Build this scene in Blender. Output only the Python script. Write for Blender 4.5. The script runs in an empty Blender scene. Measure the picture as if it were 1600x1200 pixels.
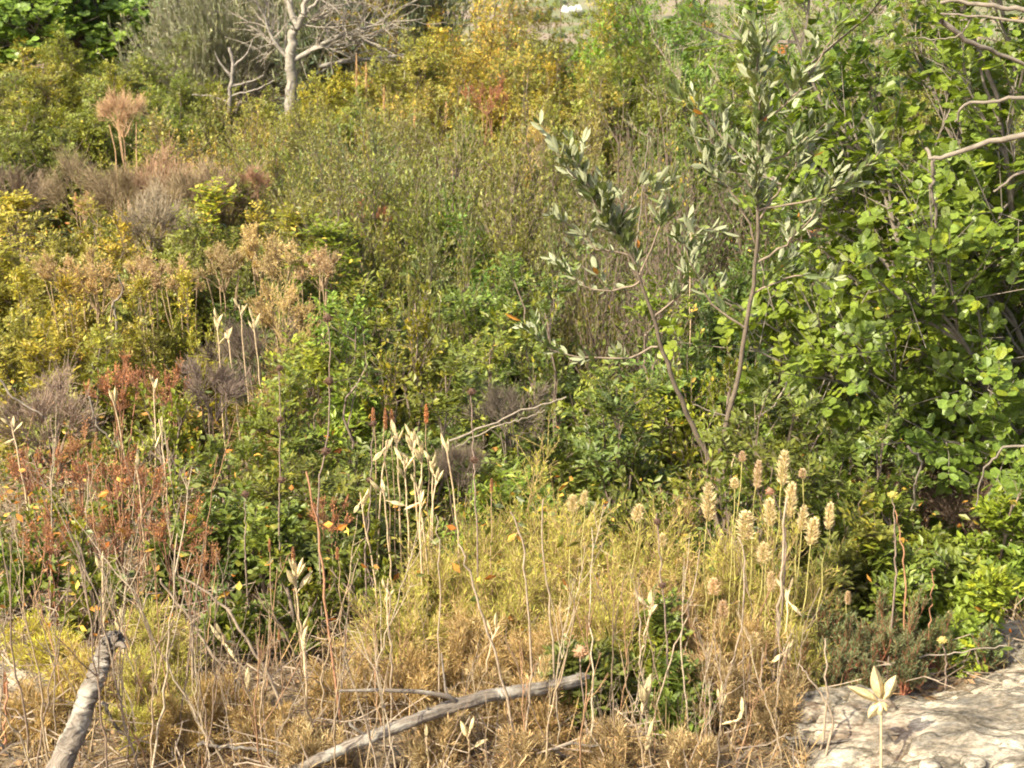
import bpy, math, random, time
import numpy as np
from mathutils import Matrix, Vector
T0 = time.time()
C = bpy.context.scene.collection
SC = bpy.context.scene
R_ = math.radians
# ------------------------------------------------------------------ camera, sky, sun
PITCH = R_(19.3); FPX = 2537.0; EYE = 1.65
cam = bpy.data.cameras.new('camera'); cam.sensor_width = 36.0; cam.lens = 36.0 * FPX / 1600
cam.clip_start = .05; cam.clip_end = 9000
co = bpy.data.objects.new('camera', cam); C.objects.link(co); co.location = (0, 0, EYE)
co.rotation_euler = (math.pi / 2 - PITCH, 0, 0); SC.camera = co
cam.dof.use_dof = True; cam.dof.focus_distance = 3.9; cam.dof.aperture_fstop = 13.0
SUN = Vector((-.58, -.46, .78)).normalized()
w = bpy.data.worlds.new('World'); SC.world = w; w.use_nodes = True
nt = w.node_tree; sky = nt.nodes.new('ShaderNodeTexSky'); sky.sky_type = 'NISHITA'; sky.sun_disc = False
sky.sun_elevation = math.asin(SUN.z); sky.sun_rotation = math.atan2(SUN.x, SUN.y)
sky.dust_density = 5.0; sky.ozone_density = .3
nt.links.new(sky.outputs[0], nt.nodes['Background'].inputs[0]); nt.nodes['Background'].inputs[1].default_value = .14
sl = bpy.data.lights.new('sun', 'SUN'); sl.energy = 4.9; sl.angle = R_(.5); sl.color = (1, .90, .68)
so = bpy.data.objects.new('sun', sl); C.objects.link(so); so.rotation_euler = (-SUN).to_track_quat('-Z', 'Y').to_euler()
SC.view_settings.view_transform = 'Standard'; SC.view_settings.look = 'None'
SC.view_settings.exposure = 1.34; SC.view_settings.gamma = 1; SC.view_settings.use_curve_mapping = False
SC.render.engine = 'CYCLES'; SC.cycles.max_bounces = 12; SC.cycles.diffuse_bounces = 8; SC.cycles.transmission_bounces = 6
SC.cycles.glossy_bounces = 2; SC.cycles.filter_width = 1.9

def at(px, py, Y):
    r = (px - 800) / FPX; u = -(py - 600) / FPX
    d = np.array([r, math.cos(PITCH) + u * math.sin(PITCH), -math.sin(PITCH) + u * math.cos(PITCH)])
    d *= Y / d[1]; return np.array([d[0], d[1], EYE + d[2]])

# ------------------------------------------------------------------ noise
def _h(ix, iy, iz, s):
    n = (ix * 374761393 + iy * 668265263 + iz * 2147483647 + s * 974711) & 0xffffffff
    n = ((n ^ (n >> 13)) * 1274126177) & 0xffffffff
    return ((n ^ (n >> 16)) & 0xffff) / 65535.0
def vnoise(p, s=0):
    p = np.asarray(p, float); i = np.floor(p).astype(np.int64); f = p - i; f = f * f * (3 - 2 * f); r = 0
    for dx in (0, 1):
        for dy in (0, 1):
            for dz in (0, 1):
                wgt = (f[..., 0] if dx else 1 - f[..., 0]) * (f[..., 1] if dy else 1 - f[..., 1]) * (f[..., 2] if dz else 1 - f[..., 2])
                r = r + wgt * _h(i[..., 0] + dx, i[..., 1] + dy, i[..., 2] + dz, s)
    return r
def fbm(p, o=4, s=0):
    p = np.asarray(p, float); a = .5; r = 0
    for k in range(o): r = r + a * (vnoise(p, s + k) * 2 - 1); p = p * 2.03 + 7.1; a *= .5
    return r
def gz(x, y):
    x = np.asarray(x, float); y = np.asarray(y, float)
    z = .05 * fbm(np.stack([x * .6, y * .6, x * 0], -1), 3, 5)
    z = z + np.interp(y, [-9, -1, 2.7, 3.0, 3.3, 3.75, 4.2, 4.6, 5.5, 7, 9, 16], [.1, 0, 0, -.02, -.07, -.17, -.26, -.33, -.46, -.55, -.62, -.64])
    d = np.clip(np.abs(y) * (y > 0) - 17, 0, None)
    z = z - 26 * (1 - np.exp(-d / 50))
    rr = np.hypot(x, y); t = np.clip((rr - 300) / 1500, 0, 1)
    z = z + t * t * (3 - 2 * t) * (70 + 130 * fbm(np.stack([x / 420, y / 420, x * 0], -1), 4, 9))
    return z

# ------------------------------------------------------------------ mesh builder
def nrm(v): return v / np.maximum(np.linalg.norm(v, axis=-1, keepdims=True), 1e-9)
class G:
    def __init__(s): s.v = []; s.f3 = []; s.f4 = []; s.a = []; s.n = 0
    def add(s, v, f, a=None):
        v = np.asarray(v, float).reshape(-1, 3); f = np.asarray(f, np.int64)
        if len(v) == 0: return
        (s.f3 if f.shape[1] == 3 else s.f4).append(f + s.n)
        s.v.append(v); s.a.append(np.full((len(v), 4), .5) if a is None else a); s.n += len(v)
    def join(s, o):
        if o.n == 0: return
        s.f3 += [f + s.n for f in o.f3]; s.f4 += [f + s.n for f in o.f4]; s.v += o.v; s.a += o.a; s.n += o.n
    def mesh(s, name, mat, smooth=False, origin=None):
        v = np.concatenate(s.v)
        if origin is not None: v = v - np.asarray(origin)
        f3 = np.concatenate(s.f3) if s.f3 else np.zeros((0, 3), int); f4 = np.concatenate(s.f4) if s.f4 else np.zeros((0, 4), int)
        me = bpy.data.meshes.new(name); me.vertices.add(len(v)); me.vertices.foreach_set('co', v.astype(np.float32).ravel())
        li = np.concatenate([f3.ravel(), f4.ravel()]).astype(np.int32); me.loops.add(len(li)); me.loops.foreach_set('vertex_index', li)
        n = len(f3) + len(f4); st = np.concatenate([np.arange(len(f3)) * 3, len(f3) * 3 + np.arange(len(f4)) * 4]).astype(np.int32)
        me.polygons.add(n); me.polygons.foreach_set('loop_start', st)
        me.polygons.foreach_set('loop_total', np.concatenate([np.full(len(f3), 3), np.full(len(f4), 4)]).astype(np.int32))
        me.polygons.foreach_set('use_smooth', np.full(n, smooth))
        at_ = me.attributes.new('var', 'FLOAT_COLOR', 'POINT'); at_.data.foreach_set('color', np.concatenate(s.a).astype(np.float32).ravel())
        me.materials.append(mat); me.update(calc_edges=True); return me

def tubes(P, r0, r1, sides=3, var=None):
    """P (N,K,3) polylines; r0,r1 (N,) radii at both ends"""
    P = np.asarray(P, float); N, K, _ = P.shape; g = G()
    if N == 0: return g
    T = np.empty_like(P); T[:, 1:-1] = P[:, 2:] - P[:, :-2]; T[:, 0] = P[:, 1] - P[:, 0]; T[:, -1] = P[:, -1] - P[:, -2]; T = nrm(T)
    ref = np.where(np.abs(T[:, :1, 2:]) > .9, np.array([1., 0, 0]), np.array([0, 0, 1.])); ref = np.broadcast_to(ref, T.shape)
    A = nrm(np.cross(T, ref)); B = np.cross(T, A)
    t = np.linspace(0, 1, K)[None, :, None, None]
    r = np.asarray(r0)[:, None, None, None] * (1 - t) + np.asarray(r1)[:, None, None, None] * t
    an = np.arange(sides) * 2 * math.pi / sides
    V = P[:, :, None] + r * (A[:, :, None] * np.cos(an)[:, None] + B[:, :, None] * np.sin(an)[:, None])
    n_, k_, s_ = np.meshgrid(np.arange(N), np.arange(K - 1), np.arange(sides), indexing='ij'); s2 = (s_ + 1) % sides
    i = lambda k, q: (n_ * K + k) * sides + q
    F = np.stack([i(k_, s_), i(k_, s2), i(k_ + 1, s2), i(k_ + 1, s_)], -1).reshape(-1, 4)
    a = np.full((N, K, sides, 4), .5)
    if var is not None: a[...] = np.asarray(var)[:, None, None, :]
    g.add(V, F, a.reshape(-1, 4)); return g

# leaf templates: (verts as (along, across, up), quads)
def tmpl(pts, fold, bend):
    """pts: list of (t, half width); two quad strips either side of a midrib"""
    v = [(0, 0, 0)]; n = len(pts)
    for t, h in pts: v += [(t, -h, fold * h - bend * t * t), (t, h, fold * h - bend * t * t)]
    v.append((1, 0, -bend)); return v
LT = {
    'narrow': (np.array([(0, 0, 0), (.35, -.5, .12), (.75, -.36, .06), (1, 0, -.06), (.75, .36, .06), (.35, .5, .12)]), np.array([(0, 1, 2, 3), (0, 3, 4, 5)])),
    'quad': (np.array([(0, 0, 0), (.5, -.5, .1), (1, 0, -.05), (.5, .5, .1)]), np.array([(0, 1, 2, 3)])),
    'round': (np.array([(0, 0, 0), (.18, -.34, .08), (.58, -.5, .14), (.92, -.3, .08), (.94, 0, -.02), (.92, .3, .08), (.58, .5, .14), (.18, .34, .08), (.5, 0, -.04)]),
              np.array([(0, 1, 2, 8), (8, 2, 3, 4), (8, 4, 5, 6), (0, 8, 6, 7)])),
    'blade': (np.array([(0, 0, 0), (.3, -.4, .1), (.65, -.5, .05), (1, 0, -.12), (.65, .5, .05), (.3, .4, .1), (.5, 0, -.02)]),
              np.array([(0, 1, 2, 6), (6, 2, 3, 3), (6, 3, 4, 4), (0, 6, 4, 5)])),
    'strip': (np.array([(0, -.5, 0), (.5, -.5, .3), (1, 0, -.3), (.5, .5, .3)]), np.array([(0, 1, 2, 3)])),
}
LT['roundlite'] = (np.array([(0, 0, 0), (.3, -.46, .1), (.8, -.46, .1), (.97, 0, 0), (.8, .46, .1), (.3, .46, .1)]), np.array([(0, 1, 2, 3), (0, 3, 4, 5)]))
LT['blade'] = (np.array([(0, 0, 0), (.3, -.4, .1), (.7, -.42, .04), (1, 0, -.1), (.7, .42, .04), (.3, .4, .1)]), np.array([(0, 1, 2, 3), (0, 3, 4, 5)]))
def leafmesh(kind, pos, ax, nor, ln, wd, var):
    v, f = LT[kind]; N = len(pos); g = G()
    if N == 0: return g
    ax = nrm(ax); sd = nrm(np.cross(nor, ax)); up = np.cross(ax, sd)
    V = pos[:, None] + ax[:, None] * (v[None, :, :1] * ln[:, None, None]) + sd[:, None] * (v[None, :, 1:2] * wd[:, None, None]) + up[:, None] * (v[None, :, 2:] * wd[:, None, None])
    F = (f[None] + (np.arange(N) * len(v))[:, None, None]).reshape(-1, 4)
    g.add(V, F, np.repeat(var, len(v), 0)); return g

# ------------------------------------------------------------------ materials
def mat(name):
    m = bpy.data.materials.new(name); m.use_nodes = True; n = m.node_tree; b = n.nodes['Principled BSDF']; return m, n, b
def mth(n, op, a, b=None, clamp=False):
    x = n.nodes.new('ShaderNodeMath'); x.operation = op; x.use_clamp = clamp
    for i, q in enumerate((a, b)):
        if q is None: continue
        if isinstance(q, (int, float)): x.inputs[i].default_value = q
        else: n.links.new(q, x.inputs[i])
    return x.outputs[0]
def mix(n, f, a, b, bt='MIX'):
    x = n.nodes.new('ShaderNodeMix'); x.data_type = 'RGBA'; x.blend_type = bt
    for i, q in ((0, f), (6, a), (7, b)):
        if isinstance(q, (int, float)): x.inputs[i].default_value = q
        elif isinstance(q, tuple): x.inputs[i].default_value = (*q, 1)
        else: n.links.new(q, x.inputs[i])
    return x.outputs[2]
def leaf_mat(name, back=None, rough=.42, trans=.34, young=(1.7, 1.3, .55), spec=.3, turned=((.42, .13, .03), (.50, .24, .05), (.50, .40, .07))):
    m, n, b = mat(name); oi = n.nodes.new('ShaderNodeObjectInfo'); a = n.nodes.new('ShaderNodeAttribute'); a.attribute_name = 'var'
    s = n.nodes.new('ShaderNodeSeparateColor'); n.links.new(a.outputs['Color'], s.inputs[0]); r, g, d = s.outputs[0], s.outputs[1], s.outputs[2]
    base = oi.outputs['Color']
    g2 = mth(n, 'POWER', g, 1.6)
    c = mix(n, g2, base, mix(n, 1.0, base, young, 'MULTIPLY'))
    # share of turned leaves is the object's alpha
    rp = n.nodes.new('ShaderNodeValToRGB'); e = rp.color_ramp.elements
    e[0].position = 0; e[0].color = (*turned[0], 1); e[1].position = 1; e[1].color = (*turned[2], 1)
    q = rp.color_ramp.elements.new(.5); q.color = (*turned[1], 1); n.links.new(g, rp.inputs[0])
    dead = mth(n, 'LESS_THAN', d, oi.outputs['Alpha'])
    c = mix(n, dead, c, rp.outputs[0])
    v = mth(n, 'MULTIPLY_ADD', r, .75); v.node.inputs[2].default_value = .62
    cc = n.nodes.new('ShaderNodeCombineColor')
    for i in range(3): n.links.new(v, cc.inputs[i])
    c = mix(n, 1.0, c, cc.outputs[0], 'MULTIPLY')
    tc = n.nodes.new('ShaderNodeNewGeometry'); nz = n.nodes.new('ShaderNodeTexNoise'); nz.inputs['Scale'].default_value = 130; nz.inputs['Detail'].default_value = 3; n.links.new(tc.outputs['Position'], nz.inputs[0])
    v2 = mth(n, 'MULTIPLY_ADD', nz.outputs[0], 1.3); v2.node.inputs[2].default_value = .35; c2 = n.nodes.new('ShaderNodeCombineColor'); [n.links.new(v2, c2.inputs[i]) for i in range(3)]
    c = mix(n, 1.0, c, c2.outputs[0], 'MULTIPLY')
    if back:
        ge = n.nodes.new('ShaderNodeNewGeometry'); c = mix(n, ge.outputs['Backfacing'], c, back)
    n.links.new(c, b.inputs['Base Color']); b.inputs['Roughness'].default_value = rough; b.inputs['Specular IOR Level'].default_value = spec
    t = n.nodes.new('ShaderNodeBsdfTranslucent'); n.links.new(mix(n, 1.0, c, (1.35, 1.35, .6), 'MULTIPLY'), t.inputs[0])
    ms = n.nodes.new('ShaderNodeMixShader'); ms.inputs[0].default_value = trans
    n.links.new(b.outputs[0], ms.inputs[1]); n.links.new(t.outputs[0], ms.inputs[2]); n.links.new(ms.outputs[0], n.nodes['Material Output'].inputs[0])
    return m
M_LEAF = leaf_mat('leaf')
M_CAROB = leaf_mat('carob_leaf', rough=.38, trans=.38, young=(1.6, 1.28, .6), spec=.3)
M_OLIVE = leaf_mat('olive_leaf', back=(.21, .225, .13), rough=.5, trans=.22, young=(1.25, 1.15, .9), spec=.35)
M_DRY = leaf_mat('dry_tissue', rough=.75, trans=.25, young=(1.25, 1.15, 1.0), spec=.15, turned=((.36, .20, .10), (.44, .29, .14), (.46, .37, .20)))
def bark_mat(name, sc=60, lo=.55, hi=1.25, bump=.4):
    m, n, b = mat(name); oi = n.nodes.new('ShaderNodeObjectInfo'); tc = n.nodes.new('ShaderNodeTexCoord')
    nz = n.nodes.new('ShaderNodeTexNoise'); nz.inputs['Scale'].default_value = sc; nz.inputs['Detail'].default_value = 5; n.links.new(tc.outputs['Object'], nz.inputs[0])
    v = mth(n, 'MULTIPLY_ADD', nz.outputs[0], hi - lo + .6); v.node.inputs[2].default_value = lo - .3
    cc = n.nodes.new('ShaderNodeCombineColor'); [n.links.new(v, cc.inputs[i]) for i in range(3)]
    n.links.new(mix(n, 1.0, oi.outputs['Color'], cc.outputs[0], 'MULTIPLY'), b.inputs['Base Color']); b.inputs['Roughness'].default_value = .85
    b.inputs['Specular IOR Level'].default_value = .2
    if bump:
        bp = n.nodes.new('ShaderNodeBump'); bp.inputs[0].default_value = bump; bp.inputs[1].default_value = .004; n.links.new(nz.outputs[0], bp.inputs['Height']); n.links.new(bp.outputs[0], b.inputs['Normal'])
    return m
M_BARK = bark_mat('bark', 60); M_TWIG = bark_mat('twig_bark', 90, bump=0)
def log_mat():
    m, n, b = mat('weathered_wood'); tc = n.nodes.new('ShaderNodeTexCoord'); mp = n.nodes.new('ShaderNodeMapping'); n.links.new(tc.outputs['Object'], mp.inputs[0])
    at_ = n.nodes.new('ShaderNodeAttribute'); at_.attribute_name = 'var'   # r runs along the wood, g/b round it
    cb = n.nodes.new('ShaderNodeMapping'); cb.inputs['Scale'].default_value = (2.2, 14, 14); n.links.new(at_.outputs['Color'], cb.inputs[0])
    nz = n.nodes.new('ShaderNodeTexNoise'); nz.inputs['Scale'].default_value = 1.6; nz.inputs['Detail'].default_value = 7; nz.inputs['Roughness'].default_value = .65; n.links.new(cb.outputs[0], nz.inputs[0])
    n2 = n.nodes.new('ShaderNodeTexNoise'); n2.inputs['Scale'].default_value = 22; n2.inputs['Detail'].default_value = 4; n.links.new(tc.outputs['Object'], n2.inputs[0])
    rp = n.nodes.new('ShaderNodeValToRGB'); e = rp.color_ramp.elements; e[0].position = .34; e[0].color = (.06, .05, .04, 1); e[1].position = .66; e[1].color = (.24, .205, .165, 1)
    q = e.new(.5); q.color = (.14, .115, .09, 1); n.links.new(nz.outputs[0], rp.inputs[0])
    r2 = n.nodes.new('ShaderNodeValToRGB'); e = r2.color_ramp.elements; e[0].position = .52; e[0].color = (0, 0, 0, 1); e[1].position = .64; e[1].color = (1, 1, 1, 1); n.links.new(n2.outputs[0], r2.inputs[0])
    n.links.new(mix(n, r2.outputs[0], rp.outputs[0], (.27, .25, .21)), b.inputs['Base Color']); b.inputs['Roughness'].default_value = .85
    bp = n.nodes.new('ShaderNodeBump'); bp.inputs[0].default_value = .8; bp.inputs[1].default_value = .006; n.links.new(nz.outputs[0], bp.inputs['Height']); n.links.new(bp.outputs[0], b.inputs['Normal'])
    return m
M_LOG = log_mat()
def ground_mat():
    m, n, b = mat('ground_earth'); ge = n.nodes.new('ShaderNodeNewGeometry')
    def nz(s, d=6, rg=.6):
        x = n.nodes.new('ShaderNodeTexNoise'); x.inputs['Scale'].default_value = s; x.inputs['Detail'].default_value = d; x.inputs['Roughness'].default_value = rg; n.links.new(ge.outputs['Position'], x.inputs[0]); return x.outputs[0]
    def ramp(f, st):
        r = n.nodes.new('ShaderNodeValToRGB'); e = r.color_ramp.elements; e[0].position, e[0].color = st[0][0], (*st[0][1], 1); e[1].position, e[1].color = st[-1][0], (*st[-1][1], 1)
        for p, c in st[1:-1]: e.new(p).color = (*c, 1)
        n.links.new(f, r.inputs[0]); return r.outputs[0]
    near = ramp(nz(38), [(.3, (.055, .042, .028)), (.5, (.13, .10, .066)), (.7, (.23, .18, .12))])
    soil = ramp(nz(3), [(.45, (1, 1, 1)), (.65, (1.1, .85, .68))]); near = mix(n, 1.0, near, soil, 'MULTIPLY')
    far = ramp(nz(.028, 5), [(.36, (.07, .08, .04)), (.45, (.14, .14, .075)), (.5, (.20, .155, .12)), (.56, (.10, .12, .055)), (.68, (.22, .19, .14))])
    sp = n.nodes.new('ShaderNodeSeparateXYZ'); n.links.new(ge.outputs['Position'], sp.inputs[0])
    f = mth(n, 'MULTIPLY_ADD', sp.outputs[1], 1 / 30, True); f.node.inputs[2].default_value = -20 / 30
    n.links.new(mix(n, f, near, far), b.inputs['Base Color']); b.inputs['Roughness'].default_value = .95; b.inputs['Specular IOR Level'].default_value = .1
    bp = n.nodes.new('ShaderNodeBump'); bp.inputs[0].default_value = .6; bp.inputs[1].default_value = .02; n.links.new(nz(55), bp.inputs['Height']); n.links.new(bp.outputs[0], b.inputs['Normal'])
    return m
def rock_mat():
    m, n, b = mat('limestone'); ge = n.nodes.new('ShaderNodeNewGeometry')
    mp = n.nodes.new('ShaderNodeMapping'); mp.inputs['Scale'].default_value = (1, 2.1, 2.6); mp.inputs['Rotation'].default_value = (0, 0, .25); n.links.new(ge.outputs['Position'], mp.inputs[0])
    def nz(s, d=7, rg=.62, src=None):
        x = n.nodes.new('ShaderNodeTexNoise'); x.inputs['Scale'].default_value = s; x.inputs['Detail'].default_value = d; x.inputs['Roughness'].default_value = rg; n.links.new(src or mp.outputs[0], x.inputs[0]); return x.outputs[0]
    def ramp(f, st):
        r = n.nodes.new('ShaderNodeValToRGB'); e = r.color_ramp.elements; e[0].position, e[0].color = st[0][0], (*st[0][1], 1); e[1].position, e[1].color = st[-1][0], (*st[-1][1], 1)
        for p, c in st[1:-1]: e.new(p).color = (*c, 1)
        n.links.new(f, r.inputs[0]); return r.outputs[0]
    a = nz(7); c = ramp(a, [(.36, (.13, .115, .09)), (.45, (.17, .145, .11)), (.52, (.30, .265, .205)), (.6, (.44, .39, .30))])
    lich = ramp(nz(26, 5), [(.5, (0, 0, 0)), (.62, (1, 1, 1))]); c = mix(n, mth(n, 'MULTIPLY', lich, .75), c, (.17, .16, .14))
    ck = mth(n, 'ABSOLUTE', mth(n, 'SUBTRACT', nz(4.5, 6, .55), .5)); c = mix(n, ramp(ck, [(.004, (.9, .9, .9)), (.03, (0, 0, 0))]), c, (.07, .06, .045))
    sp_ = ramp(nz(70, 3, .7), [(.4, (.6, .6, .6)), (.6, (1.15, 1.15, 1.15))]); c = mix(n, 1.0, c, sp_, 'MULTIPLY')
    red = ramp(nz(3.2, 4), [(.55, (0, 0, 0)), (.7, (1, 1, 1))]); c = mix(n, mth(n, 'MULTIPLY', red, .28), c, (.36, .21, .12))
    n.links.new(c, b.inputs['Base Color']); b.inputs['Roughness'].default_value = .9; b.inputs['Specular IOR Level'].default_value = .15
    bp = n.nodes.new('ShaderNodeBump'); bp.inputs[0].default_value = .9; bp.inputs[1].default_value = .012; n.links.new(nz(24, 8, .7), bp.inputs['Height']); n.links.new(bp.outputs[0], b.inputs['Normal'])
    return m
M_GROUND = ground_mat(); M_ROCK = rock_mat()

# ------------------------------------------------------------------ objects
def obj(name, me, parent=None, col=None, loc=None):
    o = bpy.data.objects.new(name, me); C.objects.link(o)
    if parent is not None: o.parent = parent
    if col is not None: o.color = col
    if loc is not None: o.location = loc
    return o
def tag(o, label, cat, group=None):
    o['label'] = label; o['category'] = cat
    if group: o['group'] = group
    return o
def thing(name, loc, label, cat, group=None, rz=0, sc=None):
    o = bpy.data.objects.new(name, None); o.empty_display_size = .1; C.objects.link(o); o.location = loc; o.rotation_euler = (0, 0, rz)
    if sc is not None: o.scale = sc
    return tag(o, label, cat, group)

# ------------------------------------------------------------------ plant generator
def poly(P0, D, L, K, rng, curve=None, jit=.12):
    """N polylines of K points from P0 along D, length L, bending by curve (N,3)"""
    N = len(P0); t = np.linspace(0, 1, K)[None, :, None]
    P = P0[:, None] + D[:, None] * (L[:, None, None] * t)
    if curve is not None: P = P + curve[:, None] * (L[:, None, None] * t * t)
    j = rng.normal(size=(N, K, 3)) * jit * L[:, None, None] / K; j[:, 0] = 0
    return P + np.cumsum(j, 1) * .7
def sample(P, idx, t):
    K = P.shape[1]; u = t * (K - 1); i = np.clip(u.astype(int), 0, K - 2); f = (u - i)[:, None]
    a = P[idx, i]; b = P[idx, i + 1]; return a * (1 - f) + b * f, nrm(b - a)
def children(P, n, t0, t1, rng):
    N = len(P); idx = np.repeat(np.arange(N), n); t = rng.uniform(t0, t1, len(idx)); p, d = sample(P, idx, t); return idx, t, p, d

def bush(rng, R, H, n0=9, n1=9, n2=6, l1=.42, l2=.2, leaf='pinnate', kind='narrow', nl=4, ll=.026, lw=.009, up=.35, rstem=.008,
         spread=1.0, pairs=3, tips=None, gap=.0, trunk=0., jit=.14, asym=None, twigr=.0009, mindome=.45, cush=0):
    """returns dict: stems (list of polylines), twigs G, leaf arrays"""
    S = max(R, .6 * H) if not cush else max(R * 1.1, .1)
    az = (np.arange(n0) + rng.uniform(-.4, .4, n0)) * 2.39996; ct = 1 - (np.arange(n0) + .5) / n0 * spread
    ct = np.clip(ct + rng.uniform(-.08, .08, n0), .02, 1); st = np.sqrt(1 - ct * ct)
    dome = rng.uniform(mindome, 1.0, n0) * (1 + .2 * np.sin(az * 2 + rng.uniform(0, 6)))
    E = np.stack([st * np.cos(az) * R, st * np.sin(az) * R, .12 * H + .88 * ct * H], -1) * dome[:, None]
    E *= np.array([.86, .86, .86])
    if cush:
        Rz = min(H * .8, R * cush); E = np.stack([st * np.cos(az) * R * dome, st * np.sin(az) * R * dome, H * .97 - Rz * 1.1 + Rz * ct * dome], -1)
    B = np.stack([np.cos(az) * .06 * R, np.sin(az) * .06 * R, np.zeros(n0)], -1)
    if trunk: B[:, 2] = trunk * rng.uniform(.7, 1.1, n0)
    t = np.linspace(0, 1, 8)[None, :, None]; ctl = B * .5 + E * np.array([.45, .45, .25]) + np.array([0, 0, .1 * H + trunk * .5])
    P = B[:, None] * (1 - t) ** 2 + ctl[:, None] * 2 * t * (1 - t) + E[:, None] * t * t
    j = rng.normal(size=P.shape) * .03 * S; j[:, 0] = 0; P = P + j * np.linspace(0, 1, 8)[None, :, None]
    cen = np.array([0, 0, .25 * H if not cush else H - R * cush])
    tw = G(); stems = P
    i1, t1, p1, d1 = children(P, n1, .28 if not cush else .72, 1, rng)
    o1 = nrm(p1 - cen); D1 = nrm(d1 * .5 + o1 * .45 + np.array([0, 0, up]) + rng.normal(size=p1.shape) * .42)
    L1 = l1 * S * rng.uniform(.5, 1.1, len(p1)) * (1.15 - .5 * t1); Q1 = poly(p1, D1, L1, 4 if kind == 'round' else 3, rng, np.array([[0, 0, .12]]) * np.ones((len(p1), 1)), jit)
    tw.join(tubes(Q1, np.full(len(p1), rstem * .36), np.full(len(p1), rstem * .14), 3, np.c_[rng.random((len(p1), 2)), np.ones((len(p1), 2))]))
    i2, t2, p2, d2 = children(Q1, n2, .2, 1, rng)
    o2 = nrm(p2 - cen); D2 = nrm(d2 * .5 + o2 * .35 + np.array([0, 0, up]) + rng.normal(size=p2.shape) * .5)
    L2 = l2 * S * rng.uniform(.5, 1.2, len(p2)); Q2 = poly(p2, D2, L2, 2 if leaf != 'none' else 3, rng, np.array([[0, 0, .1]]) * np.ones((len(p2), 1)), jit)
    tw.join(tubes(Q2, np.full(len(p2), max(rstem * .13, twigr)), np.full(len(p2), twigr * .7), 3, np.c_[rng.random((len(p2), 2)), np.ones((len(p2), 2))]))
    clump = vnoise(p2 * (2.6 / S) + 3, int(rng.integers(99)))   # whole sprays are fresher or more turned than others
    out = dict(stems=stems, twigs=tw, Q2=Q2, R=R, H=H, rstem=rstem, kind=kind)
    if leaf == 'none': out['leaf'] = None; return out
    i3, t3, p3, d3 = children(Q2, nl, .1, 1.0, rng); keep = rng.random(len(p3)) > gap
    i3, t3, p3, d3 = i3[keep], t3[keep], p3[keep], d3[keep]
    rad = nrm(np.cross(d3, rng.normal(size=d3.shape)))
    hue = np.clip(clump[i3] * .9 + rng.random(len(i3)) * .35 - .15 + .15 * (p3[:, 2] / H), 0, 1)
    if leaf == 'pinnate':
        rd = nrm(d3 * .6 + rad * .8 + np.array([0, 0, .25])); rl = ll * (.55 + .5 * pairs) * rng.uniform(.7, 1.15, len(p3))
        nn = nrm(np.array([0, 0, 1.]) + o2[i3] * .5 + rng.normal(size=rd.shape) * .45); sd = nrm(np.cross(nn, rd))
        pos, ax, nor, hv = [], [], [], []
        for k in range(pairs):
            for s in (-1, 1):
                tt = (k + .9) / pairs; pos.append(p3 + rd * (rl * tt)[:, None] + np.array([0, 0, -.12]) * (rl * tt * tt)[:, None])
                ax.append(nrm(rd * .55 + sd * s * .85 + rng.normal(size=rd.shape) * .14)); nor.append(nrm(nn + rng.normal(size=rd.shape) * .25)); hv.append(hue)
        pos, ax, nor, hv = map(np.concatenate, (pos, ax, nor, hv))
        P3 = np.stack([p3, p3 + rd * rl[:, None] - np.array([0, 0, .12]) * rl[:, None]], 1)
        k3 = rng.random(len(p3)) < (1 if kind == 'round' else .3); m3 = int(k3.sum()); tw.join(tubes(P3[k3], np.full(m3, twigr * .7), np.full(m3, twigr * .4), 3, np.c_[rng.random((m3, 2)), np.ones((m3, 2))]))
    elif leaf == 'simple':
        pos = p3; ax = nrm(d3 * .75 + rad * .65 + np.array([0, 0, .15])); nor = nrm(np.cross(ax, np.cross(np.array([0, 0, 1.]) + rng.normal(size=ax.shape) * .5, ax))); hv = hue
    n = len(pos); sz = rng.uniform(.55, 1.2, n); dd = np.clip(rng.random(n) * .6 + (1 - clump[np.resize(i3, n)]) * .5, 0, 1)
    out['leaf'] = [pos, ax, nor, ll * sz, lw * sz * rng.uniform(.85, 1.15, n), np.c_[rng.random(n), hv, dd, np.ones(n)]]
    return out

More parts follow.
